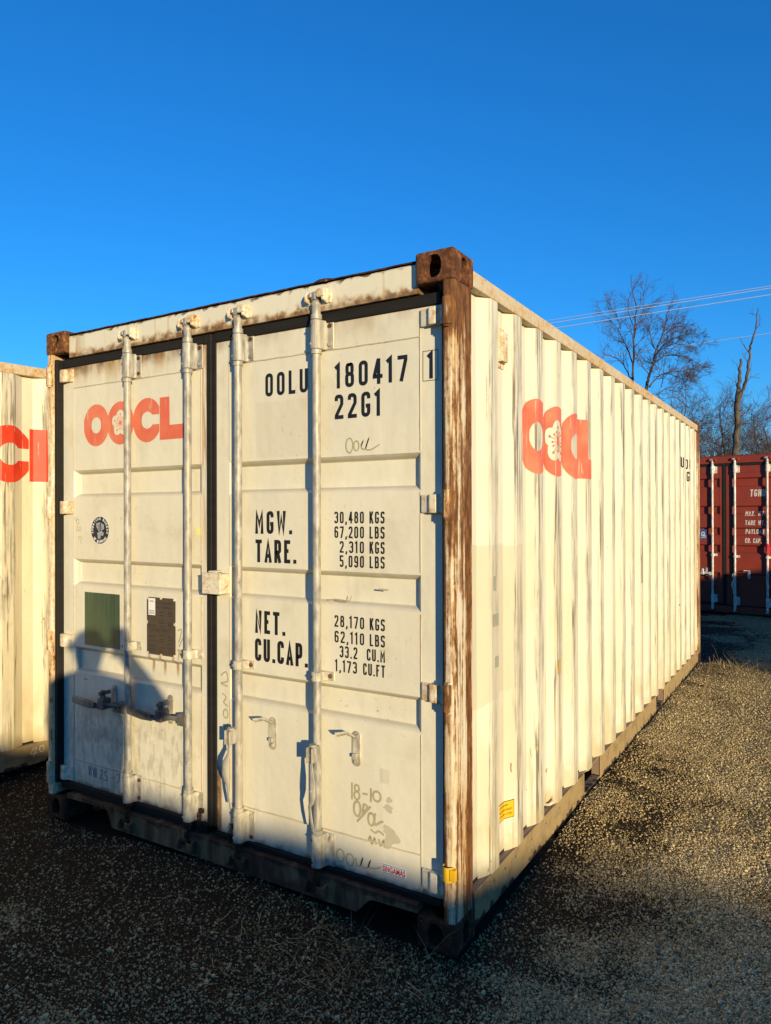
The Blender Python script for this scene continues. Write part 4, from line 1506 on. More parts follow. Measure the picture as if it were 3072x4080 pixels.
for k in range(7):
    a = -.36 + k * .07
    vs, fs = ribbon([(ex + S * (a + .06), ez + S * .44), (ex + S * (-.14 + k * .03), ez + S * .02)], .0012); mb.add([dplace(u, v, .0017) for u, v in vs], fs)
for k in range(4):
    vs, fs = ribbon([(ex + S * (.14 + k * .08), ez + S * (.46 - k * .09)), (ex + S * .10, ez + S * .06)], .0012); mb.add([dplace(u, v, .0018) for u, v in vs], fs)
for a in (-.22, -.06, .10, .24):
    vs, fs = ribbon([(ex + S * a, ez - S * .18), (ex + S * (a - .06), ez - S * .44)], .0014); mb.add([dplace(u, v, .0019) for u, v in vs], fs)
mb.obj('emblem_feathers', MT['navy'], door_l)
mb = MB(); card(mb, dplace, -2.184, .931, -1.905, 1.209, .0006); mb.obj('sticker', MT['green'], door_l)
mb = MB()
Pp = []
px0, px1, pz0, pz1 = -1.701, -1.502, .932, 1.211
nb = .007
mb.prism([(px0 + .010, pz0), (-1.61, pz0), (-1.606, pz0 + nb), (-1.594, pz0 + nb), (-1.590, pz0), (px1 - .010, pz0), (px1, pz0 + .012), (px1, 1.078), (px1 - nb, 1.082), (px1 - nb, 1.094), (px1, 1.098), (px1, pz1 - .012), (px1 - .010, pz1),
          (-1.590, pz1), (-1.594, pz1 - nb), (-1.606, pz1 - nb), (-1.61, pz1), (px0 + .010, pz1), (px0, pz1 - .012), (px0, 1.098), (px0 + nb, 1.094), (px0 + nb, 1.082), (px0, 1.078), (px0, pz0 + .012)], DY - .0026, DY - .0006, 'y')
mb.obj('data_plate', MT['plate'], door_l)
mb = MB()
PL = .0030
for txt, x0, x1, z, h in (('APPROVED FOR TRANSPORT', -1.690, -1.520, 1.180, .0095), ('UNDER CUSTOMS SEAL', -1.680, -1.525, 1.160, .0095),
                          ('CSC SAFETY APPROVAL', -1.672, -1.535, 1.046, .0100)):
    font_text(mb, txt, x0, z, h, x1 - x0, dplace, .012, PL)
for z in (1.145, 1.138, 1.131, 1.124, 1.094, 1.087, 1.080, 1.073, 1.028, 1.018, 1.008, .998, .988, .978, .968, .958, .948):
    for xa, xb in ((-1.690, -1.625), (-1.612, -1.565), (-1.552, -1.515)):
        if random.random() < .25: continue
        mb.box(xa, xb - random.uniform(0, .02), DY - .0033, DY - .0028, z, z + .0028)
for z in (1.106, 1.064, 1.060): mb.box(px0 + .008, px1 - .008, DY - .0033, DY - .0028, z, z + .0010)
tag(mb.obj('plate_engraving', MT['engrave'], door_l), kind='stuff')
mb = MB(); card(mb, dplace, -1.688, 1.124, -1.640, 1.206, .0036); mb.obj('sticker', MT['white'], door_l)
mb = MB()
for z, w in ((1.193, .022), (1.189, .034), (1.146, .036), (1.142, .036), (1.135, .040), (1.131, .040)):
    mb.box(-1.664 - w / 2, -1.664 + w / 2, DY - .0052, DY - .0044, z, z + .0016)
tag(mb.obj('sticker_print', MT['black'], door_l), kind='stuff')
mb = MB()
for u, v in ((-1.694, .938), (-1.60, .934), (-1.508, .938), (-1.694, 1.205), (-1.60, 1.208), (-1.508, 1.205), (-1.698, 1.088), (-1.505, 1.088)):
    mb = MB(); mb.cyl((u, DY - .001, v), .0062, -.0035, 'y', 8); mb.obj('rivet', MT['hinge'], door_l)
marks([[(-1.488, 1.060), (-1.462, 1.068), (-1.470, 1.030), (-1.482, 1.005)], [(-1.452, 1.03), (-1.478, .985)], [(-1.490, .965), (-1.478, .968), (-1.485, .92)], loop(-1.462, .955, .010, .016)], door_l, .0052)
marks([[(-2.262, 1.60), (-2.252, 1.58), (-2.246, 1.605)], loop(-2.240, 1.578, .010, .014), [(-2.250, 1.548), (-2.240, 1.552), (-2.248, 1.530), (-2.232, 1.532)], loop(-2.222, 1.540, .008, .012), [(-2.240, 1.495), (-2.228, 1.500), (-2.236, 1.478)], [(-2.222, 1.500), (-2.208, 1.495), (-2.218, 1.474), (-2.205, 1.462)]], door_l, .0022, 'pencil')
marks([[(-2.155 + .008 * k, .300 - .050 * (k % 2)) for k in range(4)], [(-2.118 + .008 * k, .300 - .054 * (k % 2)) for k in range(5)], [(-2.075, .252), (-2.073, .250)], [(-2.060, .290), (-2.040, .296), (-2.045, .272), (-2.062, .250), (-2.035, .250)], [(-2.005, .292), (-2.022, .290), (-2.022, .274), (-2.004, .268), (-2.010, .248), (-2.026, .250)], [(-1.975, .27), (-1.955, .270)], [(-1.935, .292), (-1.905, .294), (-1.925, .25)]], door_l, .0036, 'pencil_dark')
marks([[(-2.19 + .014 * k, .748 + .003 * (k % 2)) for k in range(3)]], door_l, .004, 'pencil_dark')
mb = MB(); disc(mb, dplace, -1.345, 1.535, .020, .0008, 24); mb.obj('sticker', flat_mat('pale_yellow_sticker', (.75, .72, .25), .4, .05), door_l)

# lock box over the meeting edge
mb = MB()
mb.box(-1.252, -1.140, -.020, DY - .010, 1.258, 1.348)
mb.box(-1.254, -1.138, -.022, -.012, 1.346, 1.354)
mb.box(-1.215, -1.165, -.018, .03, 1.354, 1.362)
mb.obj('lock_box', MT['hinge'], root, .005, 2)
# chains hanging by the middle rods
for x, z in ((-1.322, .235), (-1.128, .205)):
    e = MB(); e.box(x - .010, x + .010, .034, DY - .0008, z - .004, z + .018)
    ch = e.obj('chain', MT['zinc_dark'], root, .002)
    for k in range(5):
        lk = MB(); zc = z - .018 - k * .029
        pts = []
        for j in range(13):
            a = 2 * math.pi * j / 12
            o = (.0095 * math.cos(a), .020 * math.sin(a))
            pts.append((x + o[0] if k % 2 == 0 else x, .030 + (0 if k % 2 == 0 else o[0]), zc + o[1]))
        lk.tube(pts, .0028, 6, False)
        lk.obj('chain_link', MT['zinc_dark'], ch)
# yellow tape on the lowest right hinge
mb = MB()
mb.tube([(-.030, .006, .276), (-.030, .006, .330)], .0212, 14, False)
mb.box(-.016, .004, -.015, .004, .284, .326)
mb.obj('yellow_tape', MT['yellow'], root)

# ---- long side: logo, vent, stickers, numbers follow the folds
side = main['side0']
am = arc_map(.352, .762)
def splace(u, v, l): y = am(u); return (side_x(y, .352) - .006 + .0022 + l, y, v)
mb = MB(); logo_parts(mb, splace, 0.0, 1.812, .334, .004, .0008); mb.obj('logo', MT['logo'], side)
am2 = arc_map(.352, 4.833)
def splace2(u, v, l): y = am2(u); return (side_x(y, .352) - .006 + .0024 + l, y, v)
lettering('OOLU', 0, .25, 2.052, .100, side, place=splace2, sub=.006)
lettering('180417', .366, .730, 2.052, .100, side, place=splace2, sub=.006)
lettering('22G1', .382, .605, 1.930, .100, side, place=splace2, sub=.006)
# ventilator in the second hollow
mb = MB()
yc = .527
mb.box(-.042, -.014, yc - .030, yc + .030, 2.262, 2.388)
mb.box(-.042, -.036, yc - .042, yc + .042, 2.236, 2.412)
for k in range(5):
    mb.box(-.016, -.0125, yc - .024, yc + .024, 2.275 + k * .010, 2.280 + k * .010)
mb.obj('ventilator', MT['hinge'], side, .004, 2)
# yellow sticker on the hollow before the third ridge
def yplace(u, v, l): return (side_x(u, .352) - .006 + .002 + l, u, v)
mb = MB()
ys_ = [.498, .56, .595, .618]
for l, mat, ins in ((.0004, 'black', 0), (.0009, 'yellow', .003)):
    mb = MB(); n = 24; vs = []
    for k in range(n + 1):
        y = .496 + ins + (.612 - .496 - 2 * ins) * k / n
        vs += [yplace(y, .296 + ins, l), yplace(y, .372 - ins, l)]
    mb.add(vs, [(2 * k, 2 * k + 2, 2 * k + 3, 2 * k + 1) for k in range(n)]); mb.obj('sticker', MT[mat], side)
mb = MB()
for txt, z, w in (('CONTAINER', .350, .07), ('BE REPAIRED', .331, .09), ('CORTEN STEEL', .312, .09)):
    font_text(mb, txt, .512, z, .0085, w, yplace, .01, .0014)
mb.obj('lettering', MT['black'], side)
# tape and scrape patches
mb = MB()
old_tape = flat_mat('old_tape', (.34, .32, .26), .6, .3, 60); brown_tape = flat_mat('brown_tape', (.50, .33, .10), .6, .15, 60)
for (y0, y1, z0, z1, tm) in ((.370, .395, 1.30, 1.36, old_tape), (.362, .420, 1.155, 1.205, old_tape), (.385, .420, .985, 1.03, old_tape), (3.13, 3.19, 1.10, 1.30, old_tape), (1.196, 1.236, .80, .875, brown_tape)):
    mb = MB(); card(mb, yplace, y0, z0, y1, z1, .0006); mb.obj('tape_residue', tm, side)
marks([[(.862, .52), (.860, .50), (.866, .48)], [(.885, .535), (.890, .505)], [(.893, .540), (.900, .530), (.893, .512), (.905, .508)]], side, .003, 'pencil', yplace)
# lashing ring on the bottom rail
mb = MB()
pts = [(-.040 + .034 * math.cos(a) * .9, 1.125 + .045 * math.sin(a) * .6, .185 + .012 * math.sin(a)) for a in (2 * math.pi * k / 14 for k in range(15))]
mb.tube(pts, .0065, 8, False)
mb.obj('lashing_ring', MT['hinge'], main['rail0'])
rplace = lambda u, v, l: (-.004 + l, u, v)
for yb in (.30, .42, .56, .74, .95, 1.16):
    w = random.uniform(.03, .05)
    z_ = .10 + random.uniform(-.02, .02)
    marks([[(yb, z_), (yb + w * .3, .125), (yb + w * .5, .085), (yb + w, .12)], [(yb + w, .12)] + loop(yb + w * 1.45, .105, w * .35, .022)], main['rail0'], .0040, 'pencil', rplace)

# ------------------------------------------------------------------ neighbour on the left
nb = make_container('shipping_container', (-3.34, -1.593, .004), math.radians(-6),
                    'cream container at the left edge, only its scraped side wall and bright red lettering showing', 'container',
                    mats={'side': MT['side_far']}, y0=.395, hardware=False, pockets=((2.5, 2.84), (4.3, 4.64)))
amn = arc_map(.395, 1.085)
def nplace(u, v, l): y = amn(u); return (side_x(y, .395) - .006 + .0022 + l, y, v)
mb = MB(); logo_parts(mb, nplace, 0.0, 1.822, .334, .004, .0008); mb.obj('logo', MT['logo_strong'], nb['side0'])
marks([[(1.66 + .035 * k, .12), (1.645 + .035 * k, .06)] for k in range(3)], nb['rail0'], .004, 'pencil_dark', rplace)
marks([[(1.98, .135), (1.96, .10), (2.00, .10)], [(1.995, .135), (1.975, .07)], loop(2.03, .118, .014, .020)], nb['rail0'], .0035, 'white', rplace)

# ------------------------------------------------------------------ red container behind
def mat_red(name, base=(.26, .036, .020)):
    t = NT(name)
    c = t.mix(t.ss(t.noise(2, 4), .3, .7), tuple(x * .8 for x in base), base)
    c = t.mix(t.ss(t.noise(12, 5, t.map((1, 1, .3))), .55, .75, 0, .5), c, (.14, .055, .035))
    c = t.mix(t.ss(t.noise(50, 3), .66, .72, 0, .6), c, (.28, .14, .09))
    return t.done(c, .6, 0, .35)
RED = mat_red('red_paint')
red_mats = {k: RED for k in ('door', 'side', 'post', 'post_light', 'casting', 'casting_low', 'casting_half', 'header', 'sill', 'rail', 'brail', 'hinge', 'roof', 'lip', 'weld')}
red_mats['zinc'] = mat_zinc('bright_zinc', (.60, .58, .53), .05)
red_mats['zinc_paint'] = red_mats['zinc']; red_mats['zinc_dark'] = red_mats['zinc_grip'] = red_mats['bolt'] = red_mats['zinc']
RB = ((.560, .660), (1.020, 1.110), (1.300, 1.390), (1.640, 1.740), (2.080, 2.190))
ra = math.radians(8)
red = make_container('shipping_container', (-.243 + 1.259 * math.cos(ra), 10.40 - 1.259 * math.sin(ra), -.03), -ra,
                     'dark red container with pale lock rods standing behind at the right edge', 'container', mats=red_mats, bands=RB,
                     rods=(-1.86, -1.436, -1.098, -.628))
def red_depth(z):
    for a, b in RB:
        if a - .022 < z < b + .022:
            return .03 * min(1, (z - a + .022) / .022, (b + .022 - z) / .022)
    return 0.0
rdplace = lambda u, v, l: (u, DY + red_depth(v) - l - .001, v)
offw = flat_mat('worn_white_lettering', (.62, .56, .50), .6, .2)
rr = red['doors'][1]
for txt, x0, x1, z, h in (('TGHU', -.883, -.665, 1.905, .112), ('MAX. WT.', -.956, -.668, 1.598, .076), ('TARE WT.', -.956, -.668, 1.452, .076), ('PAYLOAD', -.956, -.690, 1.312, .076), ('CU. CAP.', -.956, -.722, 1.168, .076)):
    lettering(txt, x0, x1, z, h, rr, offw, .17, .5, rdplace, slant=.10, sub=.012)
mb = MB(); card(mb, dplace, -1.640, 1.215, -1.535, 1.375, .0008); mb.obj('sticker', flat_mat('blue_sticker', (.045, .09, .27), .45), red['doors'][0])
mb = MB(); font_text(mb, 'GL', -1.622, 1.262, .075, .076, dplace, .02, .002); mb.box(-1.630, -1.545, DY - .003, DY - .002, 1.238, 1.244); mb.obj('lettering', MT['white'], red['doors'][0])
mb = MB()
mb.tube([(-.628, .020, 1.00), (-.628, .020, 1.17)], .026, 12, False)
mb.prism([(-.634, 1.005), (-.586, .985), (-.580, 1.12), (-.622, 1.165)], -.010, -.006, 'y')
mb.obj('warning_tag', flat_mat('red_tag', (.75, .06, .07), .4), red['root'])

# ------------------------------------------------------------------ the rest of the yard, behind and beside the camera
BROWN = mat_red('brown_paint', (.16, .06, .04))
brown_mats = {k: BROWN for k in ('door', 'side', 'post', 'post_light', 'casting', 'casting_low', 'casting_half', 'header', 'sill', 'rail', 'brail', 'hinge', 'roof', 'lip', 'weld')}
row_label = 'brown container in the row behind the camera whose roof line shades the foreground'
proto = make_container('shipping_container', (1.2, -9.13, 0), math.pi, row_label, 'container', 'containers in the row behind the camera', mats=brown_mats, hardware=False)['root']
for k in range(1, 9):
    c = copy_tree(proto)
    c.location = (1.2 + 2.47 * k, -9.13, 0)
c = copy_tree(proto)
c.location = (9.5 + W, -1.28, 0); c.rotation_euler = (0, 0, 0)
c['label'] = 'brown container off to the right whose shadow falls across the red one'
del c['group']


# ------------------------------------------------------------------ trees
def mat_bark(name, a, b):
    t = NT(name)
    c = t.mix(t.ss(t.noise(5, 6, t.map((1, 1, .35)), .65), .35, .62), a, b)
    t.bump(t.noise(12, 5, t.map((1, 1, .3))), .6, .05)
    return t.done(c, .9, 0, .2)
BARK = mat_bark('bark', (.030, .024, .019), (.125, .10, .075))
TWIG = mat_bark('twig', (.060, .044, .042), (.12, .090, .082))


def px3(fx, fy, D): return CAM + (RIGHT * ((fx - 1536) / 2867.8) - UP * ((fy - 2040) / 2867.8) + FWD) * D


def seg_mesh(name, segs, mat, parent, n):
    A = np.array([s[0] for s in segs]); B = np.array([s[1] for s in segs])
    ra_ = np.array([s[2] for s in segs]); rb_ = np.array([s[3] for s in segs])
    d = B - A; d /= np.maximum(1e-9, np.linalg.norm(d, axis=1))[:, None]
    ref = np.where(np.abs(d[:, 2:3]) < .9, np.array([[0, 0, 1.0]]), np.array([[1.0, 0, 0]]))
    u = np.cross(d, ref); u /= np.linalg.norm(u, axis=1)[:, None]
    v = np.cross(d, u)
    V = []
    for k in range(n):
        o = u * math.cos(2 * math.pi * k / n) + v * math.sin(2 * math.pi * k / n)
        V.append(A + o * ra_[:, None]); V.append(B + o * rb_[:, None])
    co = np.stack(V, 1).reshape(-1, 3)
    base = np.arange(len(segs))[:, None] * 2 * n
    F = np.concatenate([base + np.array([[2 * k, 2 * ((k + 1) % n), 2 * ((k + 1) % n) + 1, 2 * k + 1]]) for k in range(n)], 0)
    me = np_mesh(name, co, F)
    me.polygons.foreach_set('use_smooth', np.ones(len(F), dtype=bool))
    return link(name, me, mat, parent)


def grow(big, fine, p, d, L, r, lvl, R, up=.05, spread=.75, dens=1.0, thin=.012):
    n = 3 if lvl == 0 else 4
    for k in range(n):
        d = (d + Vector((R.gauss(0, .14), R.gauss(0, .14), R.gauss(0, .14) + up))).normalized()
        q = p + d * (L / n)
        r2 = r * (1 - .65 * (k + 1) / n) + thin * .35
        r1 = r * (1 - .65 * k / n) + thin * .35
        (big if r1 > .035 else fine).append((tuple(p), tuple(q), r1, r2))
        p = q
        if lvl > 0:
            m = int(dens + R.random())
            for _ in range(m):
                ax = d.orthogonal().normalized()
                ax.rotate(Matrix.Rotation(R.uniform(0, 2 * math.pi), 3, d))
                nd = d.copy(); nd.rotate(Matrix.Rotation(R.gauss(spread, .18), 3, ax))
                grow(big, fine, p.copy(), nd, L * R.uniform(.42, .68), max(thin * .4, r2 * .62), lvl - 1, R, up, spread, dens, thin)


CHAINS = []


def limb(big, fine, path, D, r0, r1, R, lvl=2, Lc=1.6, every=.5, dens=1.0, up=.05, spread=.8, start=.25, dj=1.2, thin=.012, zpx=True):
    """hand-laid limb through photo points at its own distance, with grown side branches"""
    pts = []
    dd = 0
    for i, (zx, zy) in enumerate(path):
        dd += R.gauss(0, dj) * .4
        pts.append(px3(2200 + zx * .5234, 1050 + zy * .5234, D + dd))
    q = []
    for k in range(len(pts) - 1):
        a, b, c, d = pts[max(0, k - 1)], pts[k], pts[k + 1], pts[min(len(pts) - 1, k + 2)]
        for j in range(5):
            t = j / 5
            q.append(.5 * ((2 * b) + (c - a) * t + (2 * a - 5 * b + 4 * c - d) * t * t + (3 * b - a - 3 * c + d) * t ** 3) + Vector((R.gauss(0, .02), R.gauss(0, .02), R.gauss(0, .02))))
    q.append(pts[-1])
    n = len(q); acc = 0
    CHAINS.append((q, [r0 + (r1 - r0) * k / (n - 1) for k in range(n)]))
    for k in range(n - 1):
        ra_ = r0 + (r1 - r0) * k / (n - 1); rb_ = r0 + (r1 - r0) * (k + 1) / (n - 1)
        acc += (q[k + 1] - q[k]).length
        if k / n >= start and acc > every and lvl > 0:
            acc = 0
            d = (q[k + 1] - q[k]).normalized()
            for _ in range(max(1, int(dens + R.random()))):
                ax = d.orthogonal().normalized(); ax.rotate(Matrix.Rotation(R.uniform(0, 6.283), 3, d))
                nd = d.copy(); nd.rotate(Matrix.Rotation(R.gauss(spread, .2), 3, ax))
                grow(big, fine, q[k + 1], nd, Lc * R.uniform(.6, 1.1) * (1 - .4 * k / n), max(thin, rb_ * .5), lvl - 1, R, up, spread, dens, thin)
    if lvl > 0:
        grow(big, fine, q[-1], (q[-1] - q[-2]).normalized(), Lc * .7, max(thin, r1), lvl - 1, R, up, spread, dens, thin)


def finish_tree(name, base, big, fine, label, group='bare trees behind the yard'):
    t = thing(name, (0, 0, 0), 0, label, 'tree', group)
    t.location = base
    inv = Matrix.Translation(-Vector(base))
    for i, (q, rad) in enumerate(CHAINS):
        mb = MB(); mb.tube(q, rad, 8)
        mb.obj('trunk' if i == 0 else 'limb', BARK, t).matrix_parent_inverse = inv
    CHAINS.clear()
    sg = big + fine
    if sg:
        seg_mesh('crown', sg, TWIG, t, 3).matrix_parent_inverse = inv
    return t


# tall open tree
R = random.Random(3); big, fine = [], []; D = 52
limb(big, fine, [(612, 1880), (610, 1400), (612, 1000), (615, 880), (620, 700), (625, 560), (632, 430), (640, 330), (620, 240)], D, .115, .024, R, 3, 2.0, .55, .9, .06, .60, .55, thin=.007)
for path, r in (([(626, 560), (650, 450), (690, 380), (740, 320)], .07), ([(622, 640), (680, 580), (740, 530)], .05), ([(618, 770), (590, 690), (560, 620), (500, 500), (440, 430), (390, 390)], .10),
                ([(612, 900), (570, 820), (520, 740), (440, 700), (390, 680)], .08), ([(545, 600), (500, 590), (440, 555)], .04), ([(520, 500), (500, 420), (450, 330), (410, 270)], .05), ([(628, 500), (590, 400), (580, 300), (600, 210)], .06),
                ([(690, 380), (700, 280), (695, 210)], .035), ([(618, 560), (575, 490), (540, 440)], .045)):
    limb(big, fine, path, D, r * .62, .013, R, 3, 1.5, .32, 1.12, .05, .65, .12, thin=.007)
b = px3(2200 + 612 * .5234, 2040, D); finish_tree('bare_tree', (b.x, b.y, 0), big, fine, 'tall open bare tree rising above the middle of the container roof')
# leaning bushy tree
R = random.Random(8); big, fine = [], []; D = 48
limb(big, fine, [(690, 1880), (700, 1300), (712, 1000), (725, 900), (745, 830), (775, 740), (790, 660), (830, 570), (860, 470), (880, 370)], D, .15, .024, R, 3, 1.8, .40, 1.1, .04, .75, .5, thin=.006)
for path, r in (([(785, 700), (830, 640), (900, 585), (1000, 545), (1055, 530)], .09), ([(770, 760), (860, 705), (960, 700), (1050, 725), (1110, 760)], .09), ([(740, 940), (800, 870), (890, 825), (990, 815), (1070, 800)], .10),
                ([(860, 830), (950, 860), (1030, 890)], .05), ([(775, 640), (745, 540), (735, 450)], .06), ([(820, 590), (900, 500), (960, 480)], .05), ([(800, 640), (880, 560), (940, 520)], .05), ([(740, 860), (690, 780), (660, 720)], .05), ([(830, 940), (850, 830), (860, 720)], .06), ([(790, 1000), (900, 940), (980, 950)], .05), ([(880, 590), (980, 620), (1060, 640)], .05)):
    limb(big, fine, path, D, r * .62, .013, R, 4, 1.35, .27, 1.12, .02, .75, .12, thin=.0075)
b = px3(2200 + 690 * .5234, 2040, D); finish_tree('bare_tree', (b.x, b.y, 0), big, fine, 'leaning bare tree with dense purplish twigs sweeping right above the container roof')
# dead snag
R = random.Random(5); big, fine = [], []; D = 40
limb(big, fine, [(1385, 1880), (1392, 1500), (1400, 1350), (1412, 1200), (1405, 1080), (1415, 980)], D, 0.180, 0.144, R, 0, dj=.2)
limb(big, fine, [(1412, 1010), (1425, 900), (1430, 800), (1436, 728)], D, 0.120, 0.054, R, 0, dj=.2)
limb(big, fine, [(1425, 1030), (1480, 890), (1498, 760), (1505, 650), (1545, 520), (1560, 400), (1566, 335)], D, 0.102, 0.012, R, 0, dj=.3)
limb(big, fine, [(1500, 672), (1460, 620), (1430, 560)], D, 0.036, 0.009, R, 0, dj=.3)
limb(big, fine, [(1560, 400), (1525, 385), (1490, 375)], D, 0.021, 0.008, R, 0, dj=.3)
limb(big, fine, [(1525, 385), (1527, 340)], D, 0.012, 0.008, R, 0, dj=.1)
limb(big, fine, [(1425, 1170), (1470, 1140), (1500, 1110), (1527, 1072)], D, 0.042, 0.018, R, 0, dj=.3)
limb(big, fine, [(1425, 800), (1395, 760), (1365, 730)], D, 0.018, 0.008, R, 0, dj=.3)
limb(big, fine, [(1488, 860), (1508, 800), (1520, 755)], D, 0.024, 0.008, R, 0, dj=.3)
limb(big, fine, [(1430, 880), (1440, 840)], D, 0.030, 0.012, R, 0, dj=.1)
for path in ([(1500, 760), (1470, 730), (1455, 700)], [(1548, 500), (1575, 470), (1580, 440)], [(1405, 1090), (1370, 1040), (1350, 1010)], [(1418, 930), (1390, 900)], [(1480, 890), (1500, 880), (1515, 850)]):
    limb(big, fine, path, D, .022, .008, R, 2, .6, .25, .8, .05, .6, .3, dj=.2, thin=.006)
b = px3(2200 + 1385 * .5234, 2040, D); finish_tree('bare_tree', (b.x, b.y, 0), big, fine, 'dead forked tree trunk with broken top rising above the red container')
# wood edge further back
spots = [(2700, 1500, 62, 'low bare tree half hidden behind the container roof, left of the roof end'), (2775, 1585, 58, 'rounded bare tree above the far roof corner of the container'),
         (2850, 1650, 66, 'low twiggy tree just right of the far roof corner'), (2885, 1500, 60, 'fine-twigged bare tree close left of the dead trunk'),
         (2960, 1640, 64, 'low bare tree directly behind the dead trunk'), (3010, 1690, 52, 'low twiggy tree right of the dead trunk'), (3050, 1545, 58, 'slender bare tree at the right edge above the red container'),
         (3120, 1600, 62, 'bare tree cut off by the right edge'), (2810, 1720, 50, 'lowest twiggy shrub tree behind the red container'), (2925, 1730, 54, 'short bare shrub tree in front of the wood, left of the dead trunk')]
for i, (fx, fy, D, lab) in enumerate(spots):
    R = random.Random(40 + i); big, fine = [], []
    b = px3(fx, 2040, D); Ht = (2040 - fy) / 2867.8 * D + 1.6
    p = Vector((b.x, b.y, 0)); d = Vector((R.gauss(0, .06), R.gauss(0, .06), 1)).normalized()
    r = .012 * Ht; n = 9; stem_h = Ht * .82
    CHAINS.append(([p.copy()], [.012 * Ht]))
    for k in range(n):
        d = (d + Vector((R.gauss(0, .06), R.gauss(0, .06), .06))).normalized()
        q = p + d * stem_h / n
        r2 = r * (1 - .75 / n * (k + 1)) if k < n else r
        ra_ = .012 * Ht * (1 - .8 * k / n); rb_ = .012 * Ht * (1 - .8 * (k + 1) / n)
        CHAINS[-1][0].append(q.copy()); CHAINS[-1][1].append(rb_); p = q
        if k >= 2:
            for _ in range(3):
                a = R.uniform(0, 6.283); e = R.uniform(.25, .95)
                nd = Vector((math.cos(a) * math.cos(e), math.sin(a) * math.cos(e), math.sin(e)))
                grow(big, fine, p.copy(), nd, Ht * R.uniform(.16, .30) * (1.15 - .5 * k / n), rb_ * .5, 3, R, .06, .65, 1.15, .0095)
    finish_tree('bare_tree', (b.x, b.y, 0), big, fine, lab)

# ------------------------------------------------------------------ power lines
WIRE = flat_mat('wire_aluminium', (.58, .66, .78), .45, .1, 3, .2)
for (x0, y0_, x1, y1_), rad, lab in (((2200, 1274, 3072, 1139), .011, 'topmost of the thin power lines in the sky'), ((2200, 1287, 3072, 1148), .017, 'second power line from the top, bright in the sun'),
                                 ((2226, 1305, 3072, 1174), .017, 'third power line down, crossing in front of the bare trees'), ((2577, 1398, 3072, 1327), .030, 'lowest single power line passing behind the dead trunk top')):
    D1 = 31.0 if y1_ < 1300 else 75.0
    D2 = D1 * (2040 - y1_) / (2040 - y0_)
    a = px3(x1, y1_, D1); b = px3(x0, y0_, D2)
    d = (b - a)
    A = a - d * 1.5; B = b + d * 2.0
    mb = MB(); pts = []
    for k in range(25):
        t = k / 24
        p = A.lerp(B, t)
        pts.append(p + Vector((0, 0, 0)))
    mb.tube(pts, rad, 6, False)
    w = mb.obj('power_line', WIRE)
    tag(w, lab, 'power line', 'power lines')

# ------------------------------------------------------------------ the person taking the picture, behind the camera
Ph = Vector((FWD.x, FWD.y, 0)).normalized(); Pr = Vector((RIGHT.x, RIGHT.y, 0)).normalized()
PB = Vector((CAM.x, CAM.y, 0)) - Ph * .43
def pp(l, f, z): return PB + Pr * l + Ph * f + Vector((0, 0, z))
def skin(name, joints, edges, mat, parent, root_i=0, sub=2):
    me = bpy.data.meshes.new(name)
    me.from_pydata([tuple(j[0]) for j in joints], edges, [])
    me.materials.append(mat)
    o = bpy.data.objects.new(name, me); COL.objects.link(o); o.parent = parent
    o.modifiers.new('skin', 'SKIN').use_smooth_shade = True
    if not me.skin_vertices: bpy.context.view_layer.objects.active = o
    for i, j in enumerate(joints):
        me.skin_vertices[0].data[i].radius = j[1]
        me.skin_vertices[0].data[i].use_root = (i == root_i)
    o.modifiers.new('sub', 'SUBSURF').levels = sub
    o.modifiers['sub'].render_levels = sub
    return o
person = thing('person', (0, 0, 0), 0, 'person holding up a phone whose shadow falls on the left door', 'person')
CLOTH = flat_mat('dark_jacket', (.03, .035, .05), .9, .3, 40)
SKIN = flat_mat('skin', (.48, .28, .20), .55, .1, 40)
DARKP = flat_mat('phone_black', (.01, .01, .012), .25, .1)
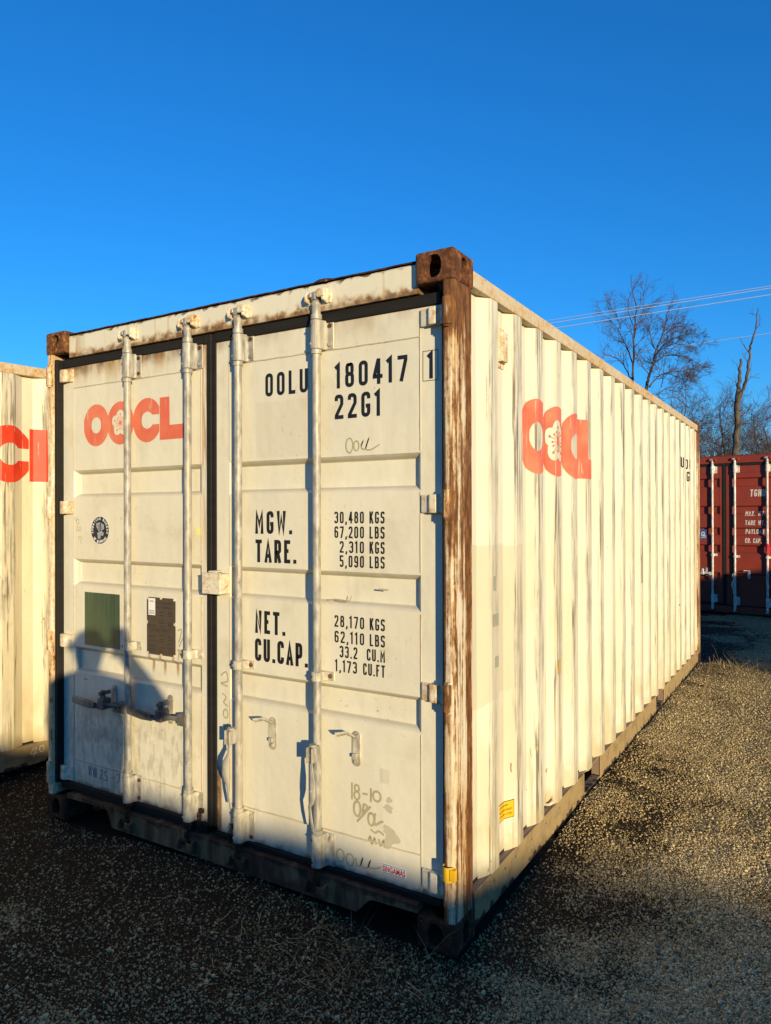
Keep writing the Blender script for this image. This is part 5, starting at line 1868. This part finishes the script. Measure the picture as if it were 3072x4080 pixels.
J = [(pp(.01, 0, .94), (.225, .20)), (pp(.01, .01, 1.14), (.215, .19)), (pp(0, .01, 1.32), (.20, .16)), (pp(0, 0, 1.42), (.12, .09)), (pp(0, .015, 1.49), (.058, .058)), (pp(0, .03, 1.56), (.082, .09)), (pp(0, .03, 1.645), (.092, .105)), (pp(0, .02, 1.715), (.055, .06)),
     (pp(-.19, .0, 1.395), (.066, .066)), (pp(-.245, -.01, 1.14), (.050, .050)), (pp(-.225, .07, .90), (.038, .038)), (pp(-.215, .10, .80), (.040, .026)),
     (pp(.19, .0, 1.405), (.068, .068)), (pp(.325, .14, 1.285), (.056, .056)), (pp(.19, .26, 1.42), (.045, .045)), (pp(.065, .355, 1.53), (.034, .034)), (pp(.030, .385, 1.57), (.032, .028)),
     (pp(-.10, 0, .88), (.100, .100)), (pp(-.115, .02, .50), (.072, .072)), (pp(-.12, -.01, .10), (.048, .048)), (pp(-.125, .14, .045), (.045, .036)),
     (pp(.10, 0, .88), (.100, .100)), (pp(.115, .03, .50), (.072, .072)), (pp(.12, .0, .10), (.048, .048)), (pp(.125, .15, .045), (.045, .036))]
Ed = [(0, 1), (1, 2), (2, 3), (3, 4), (4, 5), (5, 6), (6, 7), (3, 8), (8, 9), (9, 10), (10, 11), (3, 12), (12, 13), (13, 14), (14, 15), (15, 16), (0, 17), (17, 18), (18, 19), (19, 20), (0, 21), (21, 22), (22, 23), (23, 24)]
skin('body', J, Ed, CLOTH, person)
for k, (l, z) in enumerate(((.062, 1.605), (.064, 1.585), (.063, 1.565), (.060, 1.548))):
    skin('finger', [(pp(.034, .385, z - .02), (.009, .009)), (pp(l, .392, z - .006), (.0085, .0085)), (pp(l, .412, z), (.008, .008)), (pp(l - .012, .425, z), (.007, .007))], [(0, 1), (1, 2), (2, 3)], SKIN, person, 0, 1)
skin('finger', [(pp(.02, .385, 1.55), (.011, .011)), (pp(-.005, .392, 1.57), (.010, .010)), (pp(-.022, .398, 1.60), (.008, .008))], [(0, 1), (1, 2)], SKIN, person, 0, 1)
for s_ in (-1, 1):
    mb = MB(); c = pp(.098 * s_, .02, 1.62); mb.tube([c + Vector((0, 0, -.03)), c, c + Vector((0, 0, .03))], [.008, .014, .012], 8); mb.obj('ear', SKIN, person)
mb = MB()
for v in [0]:
    m3 = Matrix((Pr, Ph, Vector((0, 0, 1)))).transposed()
    P = [pp(x, y, z) for x, y, z in ((-.018, .408, 1.500), (.056, .408, 1.500), (.056, .416, 1.500), (-.018, .416, 1.500), (-.018, .408, 1.652), (.056, .408, 1.652), (.056, .416, 1.652), (-.018, .416, 1.652))]
    mb.add(P, [(0, 3, 2, 1), (4, 5, 6, 7), (0, 1, 5, 4), (1, 2, 6, 5), (2, 3, 7, 6), (3, 0, 4, 7)])
ph = mb.obj('phone', DARKP)
tag(ph, 'black phone held up behind the camera', 'phone')
